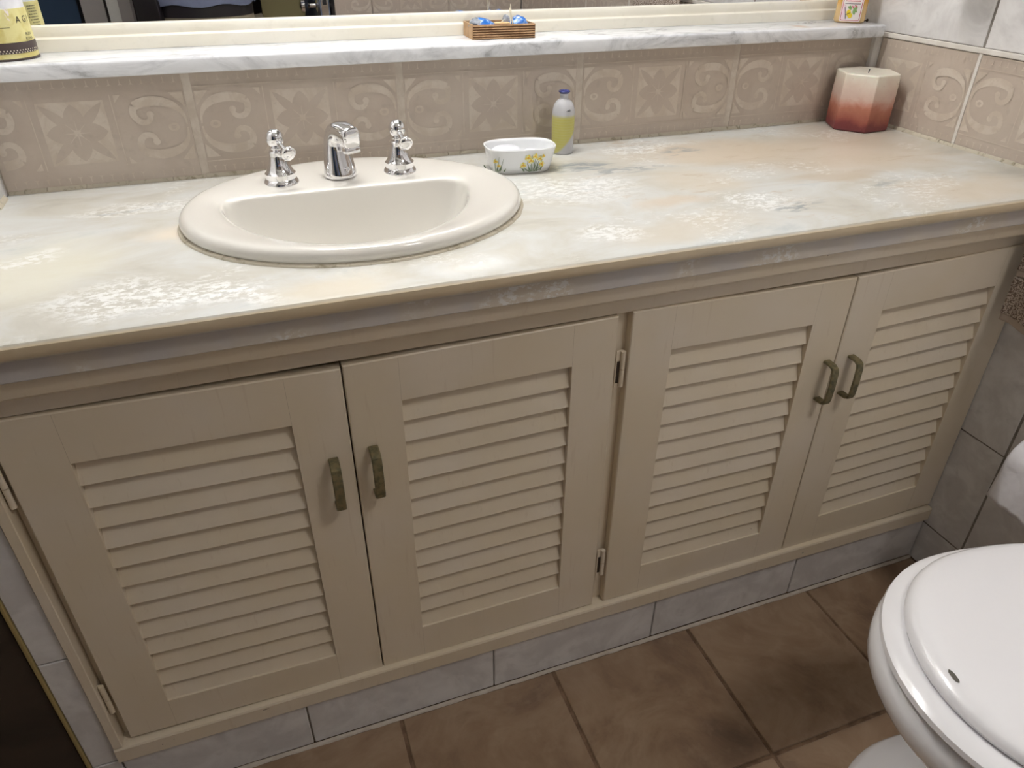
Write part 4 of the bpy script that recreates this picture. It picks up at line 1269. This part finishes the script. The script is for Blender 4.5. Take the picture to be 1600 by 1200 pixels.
f.strip([(-.0088, -.0085), (-.001, -.0045)], .0008, 0.0013, 5)
o = obj('fruit_label', f.mesh('fruit_label', [M['lab_white'], M['lab_red'], M['lab_pink'], M['lab_green'], M['lab_yellow'], M['lab_dark']], lambda x, y, w: (x, -0.0160 - w, y + 0.0220)), am)

# small dark screw lying behind the amber bottle
sc_ = empty('screw', (1.6905, 0.0120, H + 0.1705), radians(0))
tag(sc_, 'small dark screw lying on the ledge beside the amber bottle', 'screw')
M['rust'] = new_mat('rusty_steel', srgb(74, 58, 48), 0.6, 0.6)
lathe_obj('screw_head', [(0.0005, 0.0), (0.0028, 0.0003), (0.0026, 0.0012), (0.0012, 0.0018)], M['rust'], sc_, (0.0055, 0, 0.0006), (0, -pi / 2, 0), 14)
tube_obj('screw_shank', [(-0.0090, 0, -0.0008), (-0.0075, 0, -0.0006), (0.0045, 0, 0.0006)], [0.0002, 0.0010, 0.0011], M['rust'], sc_, 8)

# ------------------------------------------------------------------ toilet
tl = empty('toilet', (1.42, -0.905, 0.0))
tag(tl, 'white toilet with closed lid on the tiled floor beside the cabinet', 'toilet')
TX, TY, TR = 1.333, -0.893, 0.167
def egg(r, z, back=1.572, n=64, dx=0.0, bw=0.9, zf=None):
    """plan outline: round nose at -x, straighter sides running back to x = back"""
    pts = []
    for j in range(n):
        th = 2 * pi * j / n
        c, s = cos(th), sin(th)
        if c < 0: x, y = TX + dx + r * 1.0 * c, r * s
        else:
            x = TX + dx + (back - TX - dx) * c; y = r * s
        pts.append((x - tl.location.x, TY + y - tl.location.y, z))
    return pts
ZS = H - 0.372
def lofto(name, rings, mat, sub=0, sharp=50, parent=None):
    V, F = loft(rings)
    o = obj(name, mesh_of(name, V, F, mat, True, sharp=sharp), parent)
    if sub:
        s = o.modifiers.new('s', 'SUBSURF'); s.levels = sub; s.render_levels = sub
    return o
lid = lofto('lid', [egg(TR - .004, ZS - 0.0005), egg(TR - .001, ZS + 0.001), egg(TR + 0.001, ZS + 0.006), egg(TR - 0.001, ZS + 0.0115), egg(TR - 0.006, ZS + 0.0155), egg(TR - 0.014, ZS + 0.0180), egg(TR - 0.030, ZS + 0.0195, 1.55), egg(TR - 0.07, ZS + 0.0205, 1.50), egg(TR - 0.13, ZS + 0.021, 1.42)], M['seat'], 0, 40, tl)
lofto('seat', [egg(TR + 0.004, ZS - 0.0225, dx=-.008), egg(TR + 0.013, ZS - 0.0200, dx=-.008), egg(TR + 0.0175, ZS - 0.0130, dx=-.008), egg(TR + 0.0160, ZS - 0.0070, dx=-.008), egg(TR + 0.009, ZS - 0.0025, dx=-.008), egg(TR - 0.004, ZS - 0.0008, dx=-.008), egg(TR - 0.03, ZS - 0.0010, dx=-.008)], M['seat'], 0, 40, tl)
ZR = ZS - 0.0260
bowl = [(0.0, 0.030, -0.06, 1.60), (0.0, 0.0, 0, 0)]
rings = []
for (dz, r, dx, back, bw) in ((0.0, TR + 0.006, -.006, 1.60, .9), (-0.004, TR + 0.015, -.006, 1.60, .9), (-0.014, TR + 0.021, -.006, 1.60, .9), (-0.032, TR + 0.021, -.006, 1.60, .9), (-0.046, TR + 0.016, -.004, 1.60, .9),
                           (-0.060, TR + 0.008, -.002, 1.61, .88), (-0.100, TR - 0.012, 0.012, 1.61, .85), (-0.160, TR - 0.040, .035, 1.62, .8), (-0.230, TR - 0.066, .060, 1.62, .8), (-0.290, TR - 0.076, .075, 1.62, .85), (-0.322, TR - 0.070, .070, 1.62, .9)):
    rings.append(egg(r, ZR + dz, back, dx=dx, bw=bw))
zt = rings[-1][0][2]
rings += [egg(TR - 0.046, 0.034, 1.64, dx=.040), egg(TR - 0.020, 0.022, 1.65, dx=.026), egg(TR - 0.012, 0.010, 1.65, dx=.020), egg(TR - 0.010, 0.0005, 1.65, dx=.018)]
lofto('bowl', rings, M['toilet'], 0, 60, tl)
def tpart(o): return in_world(o, tl)
tpart(box('tank', 1.628, W - 0.002, -1.115, -0.700, ZS - 0.02, ZS + 0.36, M['toilet'], bevel=0.012, seg=3)) if False else tpart(box('tank', 1.630, W - 0.002, -1.10, -0.735, ZS - 0.02, ZS + 0.35, M['toilet'], bevel=0.012, seg=3))
tpart(box('tank_lid', 1.622, W - 0.002, -1.11, -0.725, ZS + 0.351, ZS + 0.376, M['toilet'], bevel=0.006, seg=2))
tpart(lathe_obj('flush_button', [(0.018, 0), (0.018, 0.004), (0.015, 0.006), (0.001, 0.006)], M['chrome'], None, (1.67, -0.92, ZS + 0.376), n=24))
for yy in (-0.98, -0.83):
    tpart(lathe_obj('lid_hinge', [(0.010, -0.02), (0.010, 0.02)], M['chrome'], None, (1.612, yy, ZS + 0.004), (pi / 2, 0, 0), n=16))
# chip in the lid's lacquer near its nose
f = Flat()
pts = []
for j in range(14):
    a = 2 * pi * j / 14
    r = 1 + 0.25 * mnoise.noise(Vector((cos(a) * 2, sin(a) * 2, 4)))
    pts.append((0.0085 * r * cos(a), 0.0028 * r * sin(a)))
f.poly(pts, 0.0)
CHIP_A = radians(171)
cr = TR - 0.0165
o = obj('lacquer_chip', f.mesh('lacquer_chip', [M['chip']]), tl, (TX + cr * cos(CHIP_A) - tl.location.x, TY + cr * sin(CHIP_A) - tl.location.y, ZS + 0.01895), (0, radians(-20), CHIP_A + pi / 2))
o['label'] = 'dark chip in the white lacquer'
import mathutils
nrm = Vector((cos(CHIP_A) * 0.13, sin(CHIP_A) * 0.13, 1)).normalized()
tang = Vector((-sin(CHIP_A), cos(CHIP_A), 0))
bn = nrm.cross(tang)
o.rotation_euler = Matrix((tang, bn, nrm)).transposed().to_euler()

# ------------------------------------------------------------------ paper roll in its holder
pr_ = empty('toilet_paper', (1.660, -0.640, H - 0.395))
tag(pr_, 'white toilet paper roll with a hanging torn sheet on the right wall', 'toilet paper')
M['paper'] = mottled('white_tissue', srgb(236, 234, 238), srgb(228, 226, 230), 60, 0.95, 0.2, rnd=False)
def roll():
    n = 40; RR = 0.050; rings = []
    for y, r in ((0.055, 0.020), (0.055, RR - 0.001), (0.054, RR), (-0.054, RR), (-0.055, RR - 0.001), (-0.055, 0.020)):
        rings.append([(r * cos(2 * pi * j / n), y, r * sin(2 * pi * j / n)) for j in range(n)])
    V, F = loft(rings, False, False)
    n0 = len(rings)
    for j in range(n):
        k = (j + 1) % n
        F.append(((n0 - 1) * n + j, (n0 - 1) * n + k, k, j))
    return obj('paper_roll', mesh_of('paper_roll', V, F, M['paper'], True, sharp=50), pr_)
roll()
def sheet():
    V = []; F = []; n = 24; m = 14
    for i in range(n + 1):
        y = 0.0545 - 0.109 * i / n
        low = -0.062 + 0.006 * mnoise.noise(Vector((i * 0.45, 0, 2))) - 0.012 * (i / n)
        for j in range(m + 1):
            if j < 6:
                a = radians(110 + j * 12)
                V.append((0.0508 * cos(a), y, 0.0508 * sin(a)))
            else:
                t = (j - 5) / (m - 5)
                V.append((-0.0506 - 0.004 * t + 0.0015 * sin(t * 3 + i * 0.35), y + 0.003 * t * (0.5 - i / n), 0.0508 * sin(radians(170)) + (low - 0.01) * t))
    for i in range(n):
        for j in range(m):
            a = i * (m + 1) + j
            F.append((a, a + 1, a + m + 2, a + m + 1))
    me = mesh_of('paper_sheet', V, F, M['paper'], True)
    o = obj('paper_sheet', me, pr_)
    s = o.modifiers.new('t', 'SOLIDIFY'); s.thickness = 0.0003
    return o
sheet()
hd = empty('paper_holder', (W, -0.640, H - 0.395))
tag(hd, 'chrome holder carrying the toilet paper roll on the right wall', 'paper holder')
tube_obj('bar', [(-0.057, -0.068, 0), (-0.057, 0.068, 0)], 0.009, M['chrome'], hd, 14)
for s in (-1, 1):
    tube_obj('arm', [(-0.001, s * 0.070, 0.025), (-0.020, s * 0.070, 0.020), (-0.045, s * 0.070, 0.006), (-0.057, s * 0.068, 0)], [0.008, 0.006, 0.005, 0.006], M['chrome'], hd, 12)
box('wall_plate', -0.0045, 0, -0.08, 0.08, 0.008, 0.042, M['chrome'], hd, bevel=0.001)

# ------------------------------------------------------------------ towel on its bar
M['towel_hem'] = new_mat('woven_towel_hem', srgb(196, 182, 170), 0.85)
def terry():
    m = new_mat('beige_terry', srgb(202, 188, 174), 1.0)
    n = NT(m)
    v = n.coords()
    vo = n.n('ShaderNodeTexVoronoi'); vo.inputs['Scale'].default_value = 420
    n.l(v, vo.inputs['Vector'])
    n.color(n.mix(n.mask(vo.outputs['Distance'], 0.25, 0.75), srgb(218, 206, 194), srgb(128, 110, 98)))
    n.bump(vo.outputs['Distance'], -0.6, 0.002)
    return m
M['terry'] = terry()
tw = empty('hand_towel', (W - 0.050, -0.568, H - 0.2))
tag(tw, 'beige looped terry towel with a flat woven hem on the right wall', 'towel')
def towel_part(name, z0, z1, mat, off, disp):
    """front and back drops of cloth folded over the bar at z = 0.46"""
    nx = 64; nz = max(3, int((z1 - z0) / 0.0035)) if disp else 4
    V = []; F = []
    for i in range(nx + 1):
        u = i / nx; y = 0.115 - 0.23 * u
        for j in range(nz + 1):
            z = z0 + (z1 - z0) * j / nz
            fold = 0.006 * sin(u * 17 + 0.6) * (1 - max(0, z) / 0.6)
            xx = -0.006 + off + fold
            if disp:
                h = mnoise.noise(Vector((y * 420, z * 420, 1))) 
                xx -= 0.0022 + 0.0022 * h
            V.append((xx, y - 0.006 * (z < 0.05) * 0, z))
    for i in range(nx):
        for j in range(nz):
            a = i * (nz + 1) + j
            F.append((a, a + 1, a + nz + 2, a + nz + 1))
    o = obj(name, mesh_of(name, V, F, mat, True), tw)
    s = o.modifiers.new('t', 'SOLIDIFY'); s.thickness = 0.0035; s.offset = -1
    return o
towel_part('hem', -0.0125, 0.0, M['towel_hem'], 0, False)
towel_part('terry_cloth', 0.0, 0.062, M['terry'], 0, True)
towel_part('woven_band', 0.062, 0.074, M['towel_hem'], 0, False)
towel_part('terry_cloth', 0.074, 0.44, M['terry'], 0, True)
tb = empty('towel_bar', (W, -0.56, H + 0.245))
tag(tb, 'chrome bar on the right wall carrying the beige towel', 'towel bar')
tube_obj('bar', [(-0.045, -0.16, 0), (-0.045, 0.14, 0)], 0.007, M['chrome'], tb, 14)
for s in (-0.155, 0.135):
    tube_obj('bracket', [(-0.001, s, 0), (-0.045, s, 0)], [0.014, 0.009], M['chrome'], tb, 14)

# unseen tumbler, added to cast the soft shadow on the right wall's tiles
th_ = empty('shadow_tumbler', (W, -0.195, H + 0.312))
tag(th_, 'unseen tumbler in a chrome ring, added to shade the right wall', 'shadow caster')
lathe_obj('tumbler', [(0.001, -0.05), (0.030, -0.05), (0.035, 0.05), (0.033, 0.05), (0.028, -0.046), (0.001, -0.046)], M['white_ceramic'], th_, (-0.060, 0, 0), n=32)
tube_obj('ring', [(-0.060 + 0.0365 * cos(a * pi / 16), 0.0365 * sin(a * pi / 16), 0.02) for a in range(33)], 0.0022, M['chrome'], th_, 8)
box('wall_plate', -0.024, -0.0005, -0.015, 0.015, 0.005, 0.035, M['chrome'], th_, bevel=0.002)

# casing of the added ceiling lamp, out of view
cl = empty('ceiling_fill_lamp', (1.50, -1.46, H + 1.56))
tag(cl, 'unseen square white ceiling lamp added to light the cabinet', 'lamp')
box('fill_lamp_frame', -0.18, 0.18, -0.18, 0.18, -0.018, -0.0005, M['plaster'], cl, bevel=0.004)

# ------------------------------------------------------------------ the photographer, seen in the mirror
M['skin'] = new_mat('skin', srgb(206, 160, 132), 0.5)
M['shirt'] = mottled('grey_blue_shirt', srgb(134, 142, 170), srgb(120, 128, 156), 12, 0.8, 0.3, rnd=False)
M['trousers'] = mottled('khaki_trousers', srgb(150, 140, 120), srgb(136, 126, 108), 12, 0.85, 0.2, rnd=False)
M['belt'] = new_mat('black_leather', srgb(32, 28, 32), 0.4)
M['hair'] = new_mat('dark_hair', srgb(52, 42, 36), 0.8)
pe = empty('person', (0.530, -1.560, 0.0))
tag(pe, 'person in a grey-blue shirt, khaki trousers and black belt, holding up a phone', 'person')
def skinned(name, pts, edges, radii, mat, sub=2, root=0):
    me = bpy.data.meshes.new(name)
    me.from_pydata(pts, edges, [])
    me.materials.append(mat)
    o = obj(name, me, pe)
    md = o.modifiers.new('skin', 'SKIN')
    md.use_smooth_shade = True
    sv = me.skin_vertices[0].data
    for i, r in enumerate(radii):
        sv[i].radius = (r, r) if not isinstance(r, tuple) else r
        sv[i].use_root = (i == root)
    s = o.modifiers.new('s', 'SUBSURF'); s.levels = sub; s.render_levels = sub
    return o
# y forward is +y (towards the mirror)
P_ = [(0, 0, 0.90), (0, 0, 1.08), (0, 0.0, 1.24), (0, 0, 1.38), (0, 0.01, 1.48), (0, 0.02, 1.545),
      (-0.17, 0, 1.38), (-0.20, 0.10, 1.18), (-0.085, 0.27, 1.13), (-0.065, 0.315, 1.135),
      (0.17, 0, 1.38), (0.22, 0.10, 1.18), (0.125, 0.27, 1.13), (0.105, 0.315, 1.135),
      (-0.09, 0, 0.86), (-0.10, 0.01, 0.48), (-0.10, -0.02, 0.09), (-0.11, 0.10, 0.04),
      (0.09, 0, 0.86), (0.10, 0.01, 0.48), (0.10, -0.02, 0.09), (0.11, 0.10, 0.04)]
E_ = [(0, 1), (1, 2), (2, 3), (3, 4), (4, 5), (3, 6), (6, 7), (7, 8), (8, 9), (3, 10), (10, 11), (11, 12), (12, 13), (0, 14), (14, 15), (15, 16), (16, 17), (0, 18), (18, 19), (19, 20), (20, 21)]
Rr = [(.10, .075), (.12, .09), (.14, .11), (.13, .09), .055, .055, .055, .042, .030, .034, .055, .042, .030, .034, .085, .058, .038, .036, .085, .058, .038, .036]
skinned('body', P_, E_, Rr, M['skin'])
skinned('shirt', [(0, 0, 0.872), P_[1], P_[2], P_[3], (0, .005, 1.45), P_[6], P_[7], (-0.155, 0.16, 1.162), P_[10], P_[11], (0.185, 0.16, 1.162)],
        [(0, 1), (1, 2), (2, 3), (3, 4), (3, 5), (5, 6), (6, 7), (3, 8), (8, 9), (9, 10)],
        [(.165, .13), (.172, .135), (.172, .135), (.155, .11), .066, .072, .062, .056, .072, .062, .056], M['shirt'])
skinned('trousers', [(0, 0, 0.825), (-.088, 0, .74), P_[15], (-0.10, -0.015, 0.10), (.088, 0, .74), P_[19], (0.10, -0.015, 0.10)],
        [(0, 1), (1, 2), (2, 3), (0, 4), (4, 5), (5, 6)], [(.162, .128), .105, .080, .062, .105, .080, .062], M['trousers'])
V, F = loft([[(k * 0.166 * cos(2 * pi * j / 40), k * 0.133 * sin(2 * pi * j / 40), z) for j in range(40)] for k, z in ((0.90, 0.835), (0.97, 0.835), (0.97, 0.872), (0.90, 0.872))])
obj('belt', mesh_of('belt', V, F, M['belt'], True, sharp=40), pe)
bm = bmesh.new(); add_box(bm, -0.04, 0.04, -0.015, 0.02, -0.05, 0.025, 0.01, 2)
bm_obj('belt_pouch', bm, M['belt'], pe, (-0.155, 0.075, 0.865), (0, 0, radians(25)), smooth=True)
def waist(name, rows, mat, wob):
    n = 48; rings = []
    for k, (s_, z) in enumerate(rows):
        rings.append([(0.168 * s_ * cos(2 * pi * j / n) * (1 + wob * sin(j * 1.9 + k)), 0.134 * s_ * sin(2 * pi * j / n) * (1 + wob * sin(j * 1.9 + k)), z + (0.006 * sin(j * 0.9) * wob * 60 if k == 0 else 0)) for j in range(n)])
    V, F = loft(rings, False, True)
    return obj(name, mesh_of(name, V, F, mat, True, sharp=70), pe)
waist('shirt_hem', [(1.02, 0.868), (1.05, 0.885), (1.04, 0.94), (1.0, 1.04)], M['shirt'], 0.012)
waist('trouser_waist', [(1.0, 0.70), (0.99, 0.80), (0.93, 0.850)], M['trousers'], 0.004)
# head
def head():
    bm = bmesh.new()
    bmesh.ops.create_uvsphere(bm, u_segments=32, v_segments=24, radius=1)
    for v in bm.verts:
        x, y, z = v.co
        jaw = 1 - 0.28 * max(0, -z) ** 1.5
        px, py, pz = x * 0.075 * jaw, y * 0.095 * (1 - 0.1 * max(0, -z)), z * 0.115
        if y > 0.5:      # face: nose, brow, eye sockets, lips
            nose = math.exp(-(x / 0.16) ** 2) * math.exp(-((z + 0.12) / 0.22) ** 2)
            py += 0.020 * nose
            for s in (-1, 1): py -= 0.007 * math.exp(-((x - s * 0.38) / 0.16) ** 2 - ((z - 0.08) / 0.1) ** 2)
            py += 0.005 * math.exp(-(x / 0.3) ** 2 - ((z + 0.48) / 0.07) ** 2)
        v.co = Vector((px, py, pz))
    return bm_obj('head', bm, M['skin'], pe, (0, 0.035, 1.625), (radians(14), 0, 0), smooth=True, sharp=80)
hh_ = head()
for s in (-1, 1):
    ball_obj('eye', (s * 0.028, 0.082, 0.012), 0.0105, M['white_ceramic'], hh_, seg=14)
    ball_obj('ear', (s * 0.076, -0.005, -0.002), 0.026, M['skin'], hh_, (0.35, 0.7, 1.15), 14)
bm = bmesh.new()
bmesh.ops.create_uvsphere(bm, u_segments=28, v_segments=20, radius=1)
bmesh.ops.delete(bm, geom=[v for v in bm.verts if v.co.z < 0.15 and v.co.y > -0.15 or v.co.z < -0.45 or (v.co.y > 0.72 and v.co.z < 0.55)], context='VERTS')
for v in bm.verts: v.co = Vector((v.co.x * 0.082, v.co.y * 0.103, v.co.z * 0.124))
bm_obj('hair', bm, M['hair'], hh_, (0, -0.002, 0.003), smooth=True, sharp=80)
# hands holding the phone: a palm and five fingers each
for s in (-1, 1):
    wx = 0.02 + s * 0.085
    palm = [(wx, 0.315, 1.135), (wx - s * 0.006, 0.345, 1.140), (wx - s * 0.012, 0.372, 1.148)]
    pts = list(palm); ed = [(0, 1), (1, 2)]; rr = [.026, (.032, .018), (.034, .015)]
    base = 2
    for k, (dz, L) in enumerate(((0.026, .060), (0.010, .068), (-0.007, .062), (-0.023, .048))):
        a = len(pts)
        x0 = wx - s * 0.012
        pts += [(x0 + s * 0.002, 0.378, 1.148 + dz), (x0 - s * 0.012, 0.378 + L * .35, 1.150 + dz), (x0 - s * 0.034, 0.378 + L * .45, 1.152 + dz)]
        ed += [(base, a), (a, a + 1), (a + 1, a + 2)]; rr += [.0098, .0088, .0075]
    a = len(pts)
    pts += [(wx - s * 0.022, 0.340, 1.162), (wx - s * 0.036, 0.356, 1.178)]
    ed += [(1, a), (a, a + 1)]; rr += [.011, .0090]
    skinned('hand', pts, ed, rr, M['skin'], 1)
# the phone in the hands
ph = empty('phone', (0.5500, -1.1860, H + 0.350))
ph.rotation_euler = (radians(-32), 0, radians(-20))
tag(ph, 'dark phone held up in both hands by the person', 'phone')
box('phone_body', -0.075, 0.075, -0.0045, 0.0035, -0.036, 0.036, M['belt'], ph, bevel=0.002, seg=2)
